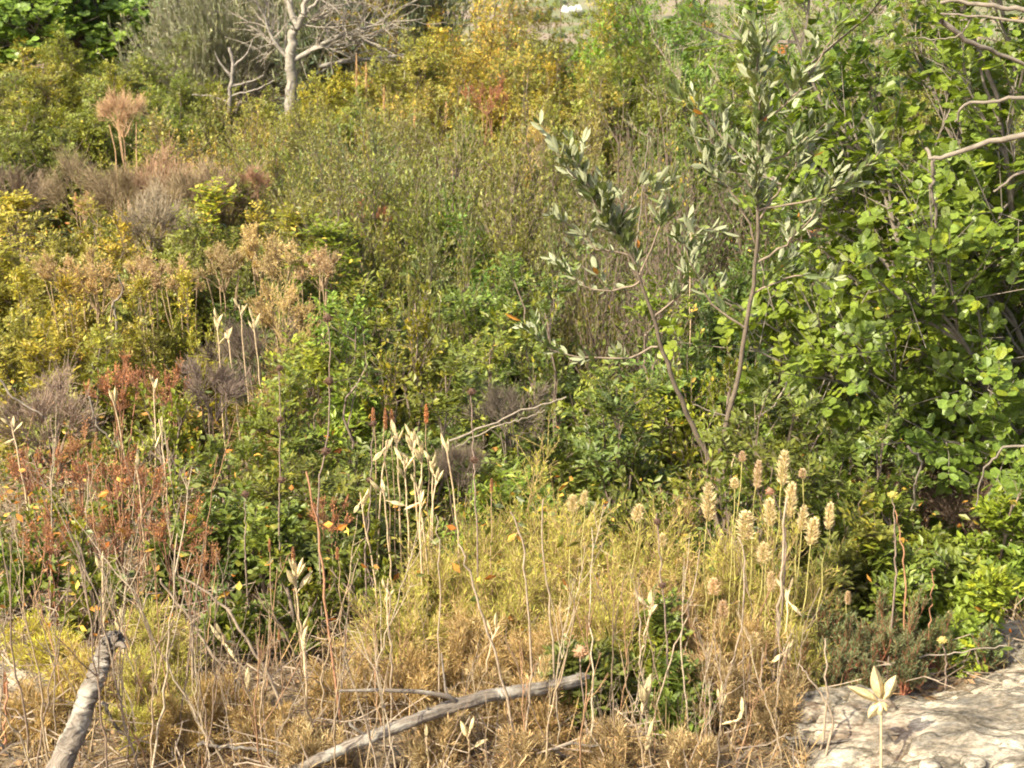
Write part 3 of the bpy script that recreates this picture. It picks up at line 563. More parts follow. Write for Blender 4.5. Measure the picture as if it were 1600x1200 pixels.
for (px, pt, Y, hw, lab) in [(762, 120, 9.2, 26, 'brick red dry plant in front of the skyline bank'), (570, 300, 6.5, 22, 'small orange red tuft in the clearing'), (600, 318, 6.3, 14, 'smallest orange red tuft in the clearing'), (180, 555, 4.7, 42, 'rust red dry plant below the golden lentisks'), (250, 560, 4.6, 36, 'rust red dry plant right of its twin below the golden lentisks'),
                             (45, 690, 3.9, 40, 'rust brown dry plant near the left edge'), (115, 670, 3.95, 34, 'short rust brown dry plant near the left edge'), (170, 700, 3.7, 42, 'rust orange dry plant among green leaves'), (215, 715, 3.6, 44, 'brightest rust orange dry plant'), (270, 780, 3.4, 42, 'rust orange dry plant low beside the dark lentisk'),
                             (150, 790, 3.35, 40, 'rust orange dry plant low on the left'), (320, 850, 3.2, 30, 'thin rust plant below the dark lentisk'), (510, 770, 3.35, 30, 'thin rust plant with a tall stem left of centre'), (70, 800, 3.3, 40, 'dull rust dry plant behind the grey rock')]:
    P('A', px, pt, Y, hw, RUST, lab, cat='dry plant', wood=(.26, .13, .08), dead=.0)
# --- near shrubs: every one grown on its own, its nearest leaves single objects
N = 170
P('L', 470, 438, 4.6, 75, (0.153, 0.212, 0.034), 'bright fresh green lentisk left of centre', near=N, dead=.05)
P('L', 545, 445, 4.55, 70, (0.144, 0.205, 0.034), 'bright green lentisk next to the freshest one', near=N, dead=.07)
P('M', 640, 455, 4.5, 80, (0.112, 0.144, 0.034), 'dull green shrub in the hazy centre', near=N)
P('L', 740, 470, 4.45, 90, (0.108, 0.139, 0.036), 'dark lentisk in the very centre of the thicket', near=N)
P('M', 860, 480, 4.35, 80, (0.126, 0.158, 0.036), 'grey green shrub under the hanging olive branch', near=N)
P('L', 960, 500, 4.2, 80, (0.130, 0.173, 0.034), 'lentisk with yellow leaves beneath the hanging olive branch', near=N, dead=.14)
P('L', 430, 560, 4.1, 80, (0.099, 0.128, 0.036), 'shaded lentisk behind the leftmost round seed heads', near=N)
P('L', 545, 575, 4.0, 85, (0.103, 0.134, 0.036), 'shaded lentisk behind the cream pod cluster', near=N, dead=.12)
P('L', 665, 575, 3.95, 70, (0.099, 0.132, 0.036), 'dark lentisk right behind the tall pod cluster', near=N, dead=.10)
P('L', 850, 590, 3.85, 90, (0.103, 0.140, 0.036), 'lentisk with lime shoots right of centre', near=N, dead=.06)
P('L', 790, 665, 3.62, 60, (0.112, 0.175, 0.034), 'low lentisk behind the top of the yellow mound', near=N, dead=.03)
P('M', 960, 640, 3.7, 80, (0.099, 0.132, 0.032), 'dark shrub between yellow mound and sapling foot', near=N)
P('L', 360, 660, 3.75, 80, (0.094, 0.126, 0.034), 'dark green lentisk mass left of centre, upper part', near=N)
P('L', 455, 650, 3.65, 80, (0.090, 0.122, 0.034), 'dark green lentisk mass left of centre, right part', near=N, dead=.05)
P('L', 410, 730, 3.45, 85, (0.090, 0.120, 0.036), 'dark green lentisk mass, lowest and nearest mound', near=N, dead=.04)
P('L', 520, 720, 3.42, 55, (0.094, 0.126, 0.034), 'small dark lentisk left of the pod cluster', near=N)
P('L', 300, 760, 3.5, 60, (0.099, 0.132, 0.036), 'dark lentisk laced with rusty stems', near=N)
P('M', 250, 610, 4.3, 60, (0.161, 0.198, 0.042), 'pale green bush above the rusty plants', near=N, dead=.12)
P('M', 200, 650, 3.95, 60, (0.153, 0.191, 0.042), 'pale leaved bush among the rusty plants', near=N, dead=.1)
P('M', 60, 730, 3.6, 70, (0.117, 0.161, 0.036), 'green leafy bush low at the left edge', near=N, dead=.06)
P('M', 25, 800, 3.35, 60, (0.108, 0.146, 0.036), 'darker leafy bush at the left edge behind the rock', near=N, dead=.08)
P('M', 140, 830, 3.2, 60, (0.108, 0.139, 0.036), 'leafy bush behind the broken grey branch', near=N, dead=.12)
P('M', 1080, 460, 4.3, 85, (0.135, 0.173, 0.034), 'small leaved shrub with yellow leaves left of the sapling stem', near=N, dead=.10)
P('M', 1190, 480, 4.2, 90, (0.126, 0.164, 0.032), 'small leaved shrub right behind the sapling stem', near=N, dead=.08)
P('M', 1290, 520, 4.0, 95, (0.121, 0.164, 0.030), 'dense small leaved shrub between sapling and carob', near=N, dead=.06)
P('M', 1110, 570, 3.85, 80, (0.112, 0.146, 0.032), 'dark small leaved shrub at the foot of the sapling', near=N, dead=.1)
P('M', 1225, 600, 3.7, 85, (0.108, 0.146, 0.032), 'small leaved shrub behind the tallest cream spikes', near=N, dead=.06)
P('L', 1345, 640, 3.55, 85, (0.101, 0.144, 0.032), 'lentisk with neat paired leaflets behind the cream spikes', near=N, dead=.03)
P('L', 1450, 770, 3.35, 80, (0.101, 0.144, 0.032), 'low lentisk under the carob, left part', near=N, dead=.04)
P('L', 1560, 760, 3.40, 80, (0.103, 0.154, 0.032), 'low lentisk under the carob at the right edge', near=N, dead=.04)
P('L', 1400, 840, 3.15, 55, (0.101, 0.139, 0.034), 'small lentisk sprig beside the hollow, above the grey tufts', near=N, dead=.03)
P('L', 1530, 880, 3.08, 75, (0.135, 0.205, 0.034), 'bright low lentisk creeping over the edge of the rock', near=N, dead=.04)
P('L', 1330, 800, 3.2, 60, (0.099, 0.132, 0.036), 'dull lentisk sprig right of the yellow mound', near=N, dead=.04)
P('L', 1000, 940, 2.90, 58, (0.099, 0.132, 0.032), 'dark glossy lentisk sprig at the lower edge of the yellow mound', near=N, dead=.08)
P('L', 915, 1005, 2.80, 50, (0.090, 0.118, 0.030), 'dark lentisk sprig behind the end of the long dead branch', near=80)
P('L', 1060, 1050, 2.74, 40, (0.090, 0.125, 0.030), 'little dark sprig right of the long dead branch end', near=80)
P('M', 560, 800, 3.25, 50, (0.108, 0.146, 0.034), 'low green bush at the foot of the cream pod cluster', near=N)
P('M', 470, 870, 3.1, 60, (0.108, 0.139, 0.034), 'low leafy bush behind the left cream pods', near=N)
P('M', 620, 880, 3.1, 50, (0.117, 0.146, 0.034), 'low leafy bush at the left flank of the yellow mound', near=N)
P('M', 360, 900, 3.05, 55, (0.108, 0.132, 0.036), 'greyish low bush right of the yellow feathery grass', near=N)

P('M', 1145, 530, 3.30, 62, (.10, .135, .032), 'small leaved shrub hiding the lower sapling stem', near=N, dead=.1)
P('M', 1060, 575, 3.40, 60, (.10, .135, .036), 'small leaved shrub with yellow sprays between the two saplings', near=N, dead=.14)
P('L', 1215, 560, 3.30, 60, (.095, .13, .032), 'lentisk right of the lower sapling stem', near=N, dead=.06)
P('M', 1290, 650, 3.30, 62, (.09, .13, .03), 'small leaved shrub behind the rightmost plumes', near=N, dead=.06)
P('L', 960, 560, 3.75, 70, (.09, .125, .035), 'lentisk below the long hanging grey branch', near=N, dead=.08)
P('M', 1010, 640, 3.35, 55, (.095, .125, .034), 'dark bushy shrub behind the orange feathery tuft', near=N, dead=.08)

# ================================================================== BIG CAROB
def big_carob():
    bx, by = 1.64, 4.15; g0 = float(gz(bx, by)); base = np.array([bx, by, g0]); r = np.random.default_rng(77)
    root = thing('carob_tree', base, 'large carob with big round glossy leaves leaning in over the right edge', 'tree')
    kw = dict(SP['C'][0]); kw.update(n0=34, n1=15, n2=7, nl=3, l1=.26, l2=.13, rstem=.014, ll=.030, lw=.0225, mindome=.55, up=.2, spread=1.0)
    b = bush(r, 1.27, 2.5, **kw)
    pos = b['leaf'][0]; keep = ~((pos[:, 2] < .35) & (r.random(len(pos)) < .6)); b['leaf'] = [x[keep] for x in b['leaf']]
    tint = (.108, .165, .032, .05)
    emit(root, b, M_CAROB, tint, (.20, .17, .14), 300, r, base=base)
    # pale bare boughs crossing the leaves
    L = [([(1640, 208), (1580, 215), (1530, 228), (1480, 244), (1452, 246), (1447, 228)], 3.15, .0065), ([(1660, 140), (1590, 153), (1540, 158), (1505, 166), (1492, 190)], 3.25, .0045),
         ([(1660, 20), (1600, 14), (1540, 8), (1470, 3)], 3.15, .006), ([(1660, 40), (1600, 34), (1540, 26), (1470, 20)], 3.2, .0035), ([(1458, 250), (1456, 300), (1464, 355)], 3.15, .004),
         ([(1470, 30), (1510, 62), (1560, 82), (1640, 120)], 3.3, .006), ([(1520, 20), (1505, 50), (1480, 62), (1420, 60)], 3.25, .002), ([(1640, 255), (1590, 270), (1555, 300)], 3.2, .004),
         ([(1420, 700), (1440, 720), (1430, 760), (1425, 800)], 3.25, .003), ([(1640, 690), (1570, 700), (1540, 730), (1525, 790)], 3.05, .003)]
    for q, Y, rad in L:
        P0 = np.array([at(x, y, Y + .02 * i) for i, (x, y) in enumerate(q)]) - base
        t = np.linspace(0, len(q) - 1, 16); i = np.clip(t.astype(int), 0, len(q) - 2); f = (t - i)[:, None]; PP = P0[i] * (1 - f) + P0[i + 1] * f + r.normal(size=(16, 3)) * .002
        obj('branch', tubes(PP[None], np.array([rad]), np.array([rad * .55]), 8).mesh('branch', M_BARK, True), root, (.17, .145, .115, 1))
    return root
big_carob()

# ================================================================== WILD OLIVE SAPLING
def path(q, Y, n=14, wob=.002, rng=prng):
    """smooth 3-D path through (px, py[, Y]) points"""
    P0 = np.array([at(p[0], p[1], p[2] if len(p) > 2 else Y) for p in q]); m = len(q); t = np.linspace(0, m - 1, n)
    i = np.clip(t.astype(int), 0, m - 2); f = (t - i)[:, None]
    a = P0[np.clip(i - 1, 0, m - 1)]; b = P0[i]; c = P0[i + 1]; d = P0[np.clip(i + 2, 0, m - 1)]
    return .5 * (2 * b + (c - a) * f + (2 * a - 5 * b + 4 * c - d) * f ** 2 + (3 * b - a - 3 * c + d) * f ** 3) + rng.normal(size=(n, 3)) * wob
def sapling(label, trunk, branches, Y, seed, rad=.0046, name='olive_sapling'):
    r = np.random.default_rng(seed); T = path(trunk, Y, 26, .0015, r); base = T[0].copy(); g = float(gz(base[0], base[1]))
    if base[2] > g: T = np.concatenate([[[base[0], base[1], g - .02]], T]); base = T[0].copy()
    root = thing(name, base, label, 'sapling'); wd = (.12, .095, .07, 1)
    obj('stem', tubes((T - base)[None], np.array([rad * 1.5]), np.array([rad * .35]), 8).mesh('stem', M_BARK, True), root, wd)
    arr = [[] for _ in range(6)]; axes = [(T, .62)]
    for q in branches:
        B = path(q, Y, 14, .002, r); obj('branch', tubes((B - base)[None], np.array([rad * .62]), np.array([rad * .22]), 6).mesh('branch', M_BARK, True), root, (.19, .15, .11, 1)); axes.append((B, .15))
    tw = G()
    for A, t0 in axes:
        # short leafy side twigs and leaves in pairs
        L = np.linalg.norm(A[-1] - A[0]); m = max(4, int(L / .032)); i1, t1, p1, d1 = children(A[None], m, t0, .97, r)
        rad_ = nrm(np.cross(d1, r.normal(size=d1.shape))); D = nrm(d1 * .6 + rad_ * .55 + np.array([0, 0, .5])); LL = r.uniform(.035, .10, m)
        Q = poly(p1, D, LL, 4, r); tw.join(tubes(Q, np.full(m, .0013), np.full(m, .0007), 4))
        for S_, cnt, a0, a1 in ((Q, 8, .1, 1.0), (A[None], int(m * 2.2), t0, 1.0)):
            i, t, p, d = children(S_, cnt, a0, a1, r); rr = nrm(np.cross(d, r.normal(size=d.shape))); ax = nrm(d * .7 + rr * .75 + np.array([0, 0, .4]) + r.normal(size=d.shape) * .15)
            nor = nrm(rr + r.normal(size=d.shape) * .35); n = len(p); s = r.uniform(.6, 1.15, n)
            for k, x in enumerate((p - base, ax, nor, (.036 if seed == 3 else .037) * s, .0125 * s * r.uniform(.8, 1.2, n), np.c_[r.random((n, 2)), r.random(n), np.ones(n)])): arr[k].append(x)
    arr = [np.concatenate(x) for x in arr]; tint = (.105, .14, .055, .01)
    k = place_leaves(root, arr, 'blade', M_OLIVE, tint, base, 280, rng=r); arr = [x[k] for x in arr]
    if len(arr[0]): o = obj('foliage', leafmesh('blade', *arr).mesh('foliage', M_OLIVE), root, tint); o['kind'] = 'stuff'
    o = obj('twigs', tw.mesh('twigs', M_TWIG), root, (.3, .25, .18, 1)); o['kind'] = 'stuff'
sapling('slender wild olive sapling with pale silvery leaves and one upright stem before the carob', [(1122, 735), (1128, 690), (1150, 600), (1168, 500), (1184, 400), (1184, 320), (1187, 220), (1185, 140), (1181, 70)],
        [[(1186, 190), (1230, 160), (1262, 120), (1288, 80), (1306, 38)], [(1187, 258), (1150, 238), (1120, 205), (1095, 175), (1082, 165)], [(1187, 258), (1230, 240), (1268, 210), (1300, 190)], [(1184, 328), (1240, 318), (1300, 300), (1350, 262), (1382, 228)],
         [(1180, 380), (1150, 310), (1110, 270), (1085, 210)], [(1176, 460), (1210, 440), (1260, 430), (1290, 445)], [(1165, 515), (1110, 470), (1085, 425), (1068, 380)], [(1184, 300), (1150, 270), (1128, 245)], [(1184, 345), (1215, 300), (1240, 262), (1248, 235)], [(1183, 410), (1230, 380), (1275, 330), (1300, 290)]], 3.35, 3)
sapling('wild olive sapling with a long hanging grey branch in the middle of the thicket', [(1110, 720), (1070, 640), (1040, 560), (1015, 480), (985, 400), (950, 350), (925, 300)],
        [[(1030, 540), (990, 556), (940, 560), (890, 556), (860, 545), (835, 520)], [(985, 400), (940, 390), (900, 360), (880, 345)], [(1000, 440), (960, 455), (920, 450), (895, 430)], [(940, 335), (910, 290), (880, 255), (868, 232)], [(960, 360), (985, 320), (1000, 290), (1010, 310)],
         [(1000, 430), (1040, 340), (1070, 350), (1120, 360)], [(925, 300), (905, 262), (890, 228)], [(1020, 500), (1060, 460), (1075, 420), (1085, 405)]], 3.55, 4)

# ================================================================== BARE TREE, FALLEN BOUGH
def bare_tree():
    Y = 10.6; base = at(455, 150, Y); base[2] = float(gz(base[0], Y)) - .05; r = np.random.default_rng(8)
    root = thing('bare_tree', base, 'bare pale grey tree with a forked trunk and no leaves', 'tree')
    T = path([(456, 158), (455, 120), (454, 92), (457, 60), (462, 40)], Y, 18, .006, r); T = np.concatenate([[base], T]); obj('trunk', tubes((T - base)[None], np.array([.040]), np.array([.027]), 12).mesh('trunk', M_BARK, True), root, (.25, .225, .185, 1))
    for q, rad in [([(462, 42), (456, 20), (448, -20), (440, -90), (425, -160)], .026), ([(462, 42), (474, 20), (482, -30), (500, -120), (520, -200)], .024), ([(456, 95), (490, 78), (520, 58), (560, 48), (590, 38)], .020), ([(458, 92), (500, 75), (540, 66), (575, 44)], .012),
                   ([(452, 95), (425, 60), (412, 25), (395, -10)], .014), ([(454, 90), (480, 84), (505, 74), (530, 82), (552, 92)], .010), ([(464, 40), (480, 36), (500, 28)], .008), ([(500, 76), (530, 70), (560, 62), (580, 70)], .007), ([(453, 100), (440, 80), (420, 66)], .008),
                   ([(475, 20), (500, 0), (530, -30), (560, -90)], .014), ([(448, -20), (420, -50), (390, -110)], .014), ([(482, -30), (470, -80), (460, -170)], .013)]:
        B = path(q, Y, 14, .006, r); br = obj('branch', tubes((B - base)[None], np.array([rad]), np.array([rad * .35]), 7).mesh('branch', M_BARK, True), root, (.26, .235, .195, 1))
        i, t, p, d = children((B - base)[None], 12, .3, 1, r); D = nrm(d * .7 + r.normal(size=d.shape) * .5 + np.array([0, 0, .2])); Q = poly(p, D, r.uniform(.12, .4, 12), 5, r, jit=.25)
        g = tubes(Q, np.full(12, .005), np.full(12, .002), 4); i, t, p, d = children(Q, 4, .3, 1, r); Q2 = poly(p, nrm(d + r.normal(size=d.shape) * .6), r.uniform(.08, .2, len(p)), 4, r, jit=.25); g.join(tubes(Q2, np.full(len(p), .003), np.full(len(p), .0015), 3))
        o = obj('twigs', g.mesh('twigs', M_TWIG), br, (.24, .21, .17, 1)); o['kind'] = 'stuff'
bare_tree()
def limb(name, label, cat, q, Y, r0, r1, col, m=M_BARK, sides=10, n=24, seed=1, wob=.002, side=(), knots=0, caps=True, lump=0., partname='side_branch'):
    r = np.random.default_rng(seed); B = path(q, Y, n, wob, r); base = B[0].copy(); B = B - base; root = thing(name, base, label, cat)
    T = np.empty_like(B); T[1:-1] = B[2:] - B[:-2]; T[0] = B[1] - B[0]; T[-1] = B[-1] - B[-2]; T = nrm(T); A = nrm(np.cross(T, np.array([0, .3, 1.]))); Bn = np.cross(T, A)
    an = np.arange(sides) * 2 * math.pi / sides; tt = np.linspace(0, 1, n); rad = (r0 + (r1 - r0) * tt)[:, None] * np.ones((1, sides))
    if lump:
        d = np.stack([np.cos(an)[None] * 1.2 + 0 * tt[:, None], np.sin(an)[None] * 1.2 + 0 * tt[:, None], tt[:, None] * min(n * .35, 22) + 0 * an[None]], -1); rad = rad * (1 + lump * fbm(d, 3, seed) * 2 + .5 * lump * fbm(d * np.array([4.5, 4.5, 1.2]), 3, seed + 7) - .9 * lump * (np.abs(fbm(d * np.array([3, 3, .35]), 2, seed + 3)) < .035))
    V = B[:, None] + rad[..., None] * (A[:, None] * np.cos(an)[:, None] + Bn[:, None] * np.sin(an)[:, None])
    a = np.stack([np.broadcast_to(tt[:, None] * np.linalg.norm(B[-1]) * 4, (n, sides)), np.broadcast_to((np.cos(an) * .5 + .5)[None] * .3, (n, sides)), np.broadcast_to((np.sin(an) * .5 + .5)[None] * .3, (n, sides)), np.ones((n, sides))], -1)
    k, s = np.meshgrid(np.arange(n - 1), np.arange(sides), indexing='ij'); s2 = (s + 1) % sides; g = G()
    F = np.stack([k * sides + s, k * sides + s2, (k + 1) * sides + s2, (k + 1) * sides + s], -1).reshape(-1, 4); g.add(V, F, a.reshape(-1, 4))
    # broken ends: a jagged ring closed to a sunken centre
    for e, sg in ((0, -1), (n - 1, 1)):
        ring = V[e] + T[e] * sg * (r.random((sides, 1)) * r1 * .9); c = B[e] - T[e] * sg * r1 * .3
        g.add(np.concatenate([V[e], ring, [c]]), np.array([(s, (s + 1) % sides, sides + (s + 1) % sides, sides + s) for s in range(sides)]), np.full((2 * sides + 1, 4), .25))
        g.add(np.concatenate([ring, [c]]), np.array([(s, (s + 1) % sides, sides) for s in range(sides)]), np.full((sides + 1, 4), .22))
    obj('wood', g.mesh('wood', m, True), root, col)
    for q2, ra in side:
        S_ = path(q2, Y, 14, wob, r) - base; obj(partname, tubes(S_[None], np.array([ra]), np.array([ra * .4]), 7, np.array([[.5, .5, .5, 1]])).mesh(partname, m, True), root, col)
    return root
LG = (.33, .29, .24, 1)
limb('fallen_bough', 'thin pale fallen bough lying under the dark olive tree', 'branch', [(500, 104), (540, 96), (580, 92), (640, 84)], 10.7, .016, .009, (.22, .20, .17, 1), side=[([(540, 96), (560, 84), (585, 78)], .007), ([(520, 100), (505, 110), (490, 118)], .008)], sides=8)
limb('dead_branch', 'small grey dead trunk in front of the wispy olive', 'branch', [(358, 175), (360, 140), (364, 100), (358, 75)], 10.4, .015, .010, (.22, .195, .165, 1), side=[([(362, 120), (345, 100), (335, 80)], .009), ([(363, 105), (385, 85), (395, 60)], .008), ([(358, 150), (400, 140), (430, 125)], .007), ([(358, 160), (330, 150), (300, 148)], .007), ([(360, 135), (390, 128), (412, 118)], .008)], sides=8)
limb('broken_branch', 'thick grey broken branch leaning up out of the lower left corner', 'branch', [(30, 1310, 2.40), (92, 1200, 2.48), (118, 1140, 2.51), (140, 1080, 2.54), (160, 1030, 2.57), (172, 1003, 2.58), (182, 998, 2.58)], 2.5, .0220, .0145, LG, M_LOG, 28, 120, 5, .0005, lump=.13,
     side=[([(168, 1006, 2.58), (186, 1006, 2.57), (195, 1012, 2.56)], .009), ([(150, 1062, 2.55), (163, 1056, 2.53)], .004)])
limb('dead_log', 'long grey dead branch rising across the bottom middle, one side twig at its knee', 'branch', [(440, 1215, 2.52), (500, 1186, 2.54), (560, 1160, 2.56), (640, 1128, 2.59), (710, 1103, 2.63), (770, 1086, 2.67), (830, 1078, 2.70), (910, 1062, 2.75)], 2.7, .0105, .0130, LG, M_LOG, 26, 150, 6, .0004, lump=.13,
     side=[([(712, 1100, 2.63), (700, 1088, 2.62), (650, 1081, 2.60), (590, 1078, 2.58), (530, 1080, 2.56)], .0058), ([(708, 1100, 2.63), (698, 1084, 2.63), (694, 1060, 2.64), (690, 1020, 2.66)], .0035), ([(668, 1117, 2.61), (668, 1104, 2.60)], .004)])
for lab, q, Y, r0 in [
    ('pale forked twig lying below the long dead branch', [(545, 1130), (600, 1165), (640, 1190), (680, 1215)], 2.6, .004),
    ('white dead twig lying from the left towards the long dead branch', [(310, 1162), (370, 1168), (430, 1178), (500, 1205)], 2.58, .0055),
    ('curved white dead twig under the right end of the long dead branch', [(800, 1200), (870, 1168), (930, 1163), (975, 1178), (1000, 1200)], 2.58, .0045),
    ('grey dead twig curving down right of the broken branch', [(162, 1100), (185, 1140), (215, 1165), (260, 1200)], 2.66, .0055),
    ('small white dead twig in the lower left corner', [(-10, 1150), (15, 1180), (40, 1210)], 2.6, .005),
    ('knotty dead twig lying below the curved white one', [(780, 1195), (850, 1175), (900, 1190), (940, 1196)], 2.62, .006),
    ('pale dead twig slanting over the rust plants on the left', [(0, 595), (25, 625), (50, 640), (72, 652)], 4.1, .005),
    ('crooked pale stem standing among the golden lentisks', [(183, 530), (180, 490), (176, 475), (190, 460), (186, 430)], 5.1, .006),
    ('dark crooked stem on the left above the rusty plants', [(140, 620), (150, 660), (175, 690), (180, 705)], 3.9, .004),
    ('long white bare twig crossing the dark centre', [(700, 690), (760, 665), (820, 640), (885, 622)], 3.7, .0045),
    ('second bare twig lower in the dark centre', [(710, 700), (770, 668), (815, 656), (850, 640)], 3.65, .003),
    ('pale slanting twig in the shade left of the carob hollow', [(1230, 600), (1200, 640), (1160, 660), (1085, 630)], 3.5, .0035),
    ('brown twig lying along the upper edge of the slab', [(1380, 1040), (1430, 1030), (1500, 1020), (1570, 1008)], 2.9, .003),
    ('weathered root lying on the limestone slab', [(1225, 1150), (1290, 1160), (1370, 1150), (1430, 1146)], 2.62, .005),
    ('slanting bare twig in the middle of the thicket', [(995, 385), (1000, 340), (1010, 250), (1014, 200)], 4.9, .004),
]:
    limb('dead_twig', lab, 'twig', q, Y, r0 * .7, r0 * .4, (.19, .16, .125, 1), M_LOG if r0 > .0035 and Y < 3.5 else M_BARK, 8, 20, len(lab), .002, lump=.08)

# ================================================================== DRY STALKS WITH PODS
def pod_mesh(v):
    r = np.random.default_rng(v); t = np.linspace(0, 1, 9); prof = np.interp(t, [0, .08, .3, .55, .8, .94, 1], [.12, .3, .5, .48, .3, .12, .03]); an = np.arange(12) * math.pi / 6
    rr = prof[:, None] * (.8 + .1 * (v % 4)) * (1 + (.16 + .16 * (v % 3)) * np.cos(an * 3 + r.random())[None]) * (1 + .06 * r.normal(size=(9, 12))); bend = (.12 + .07 * (v % 3)) * math.sin(v * 1.7) * np.sin(t * math.pi)
    V = np.stack([np.broadcast_to(t[:, None], rr.shape), rr * np.cos(an) * 1.0 + bend[:, None], rr * np.sin(an)], -1); i, j = np.meshgrid(np.arange(8), np.arange(12), indexing='ij'); j2 = (j + 1) % 12; g = G()
    a = np.full((108, 4), .5); a[:, 0] = np.repeat(.62 - .35 * (t < .1) - .3 * (t > .85), 12) + r.normal(size=108) * .13; a[:, 1] = .2; a[:, 2] = 1
    g.add(V, np.stack([i * 12 + j, i * 12 + j2, (i + 1) * 12 + j2, (i + 1) * 12 + j], -1).reshape(-1, 4), a); return g.mesh('pod', M_DRY, True)
PODS = [pod_mesh(v) for v in range(6)]
def frame(p, d, roll, L, W):
    a = nrm(np.asarray(d, float)); s = nrm(np.cross(a, np.array([.13, .2, 1.]))); q = np.cross(a, s); s2 = s * math.cos(roll) + q * math.sin(roll); q2 = np.cross(a, s2)
    M = np.eye(4); M[:3, 0] = a * L; M[:3, 1] = s2 * W; M[:3, 2] = q2 * W; M[:3, 3] = p; return Matrix(M.tolist())
CREAM = (.52, .44, .26, 0)
def pod_stalk(px, py, Y, n, label, foot=None, size=.042, spread=.6, seed=0, stems=1, hgt=.06, group=None):
    r = np.random.default_rng(int(px * 3 + py) + seed); top = at(px, py, Y); fx = top[0] + r.uniform(-.03, .03) if foot is None else at(foot, 1100, Y)[0]
    base = np.array([fx, Y + r.uniform(-.02, .03), float(gz(fx, Y)) - .01]); root = thing('dry_pod_stalk', base, label, 'dry stalk', group)
    for s in range(stems):
        tp = top + np.array([r.uniform(-1, 1) * .035 * (stems > 1), r.uniform(-.03, .03), r.uniform(-1.0, .1) * .05 * (stems > 1)])
        t = np.linspace(0, 1, 14)[:, None]; mid = (base + tp) / 2 + r.normal(size=3) * .015; B = base * (1 - t) ** 2 + mid * 2 * t * (1 - t) + tp * t * t + r.normal(size=(14, 3)) * .0012
        obj('stem', tubes((B - base)[None], np.array([.0026]), np.array([.0017]), 6).mesh('stem', M_TWIG, True), root, (.50, .38, .24, 1))
        m = max(1, round(n / stems))
        for k in range(m):
            f = 1 - (k / max(1, m)) * min(.7, hgt / max(.08, tp[2] - base[2])); i = f * 13; a = B[int(i) - (int(i) == 13)]; c = B[min(13, int(i) + 1)]; p = a * (1 - (i % 1)) + c * (i % 1) - base
            an = k * 2.4 + r.random() * 2; tl = r.uniform(.15, spread + .35) * (1 if k else .5); d = np.array([math.cos(an) * tl, math.sin(an) * tl * .6, 1.0 if r.random() > .12 else -.4]); L = size * 1.0 * r.uniform(.75, 1.15)
            pe = nrm(d) * .012; obj('pod_stalk', tubes(np.array([[p, p + pe * .6, p + pe]]), np.array([.0013]), np.array([.0018]), 5).mesh('pod_stalk', M_TWIG), root, (.55, .45, .28, 1))
            o = obj('pod', PODS[int(r.integers(6))], root, tuple(np.array(CREAM[:3]) * r.uniform(.85, 1.12)) + (0,)); o.matrix_local = frame(p + pe, d, r.uniform(0, 6), L, L * r.uniform(.19, .30))
    return root
for a in [(605, 684, 3.22, 3, 'cream pod stalk, leftmost top of the big pod cluster', None, .034, .35), (622, 672, 3.26, 4, 'tallest cream pod stalk of the big cluster', None, .030, .5), (645, 690, 3.2, 7, 'cream pod stalk with upright fingers in the heart of the big cluster', None, .030, .3), (658, 700, 3.24, 5, 'cream pod stalk behind the heart of the big cluster', None, .030, .3),
          (697, 700, 3.2, 2, 'single plump cream pod on a straight stalk right of the big cluster', None, .036, .15), (676, 722, 3.2, 5, 'cream pod stalk at the right flank of the big cluster', None, .030, .4), (630, 728, 3.16, 5, 'cream pod stalk low in the left half of the big cluster', None, .030, .5), (648, 752, 3.12, 4, 'lowest cream pod stalk of the big cluster', None, .030, .5),
          (600, 755, 3.12, 3, 'cream pod stalk with one drooping pod left of the big cluster', None, .036, 1.1), (562, 768, 3.1, 3, 'small separate cream pod stalk far left of the big cluster', None, .032, .6), (682, 742, 3.14, 3, 'short cream pod stalk at the right foot of the big cluster', None, .028, .5), (655, 775, 3.08, 3, 'crumpled cream pods under the big cluster', None, .028, .7)]:
    pod_stalk(*a, hgt=.05)
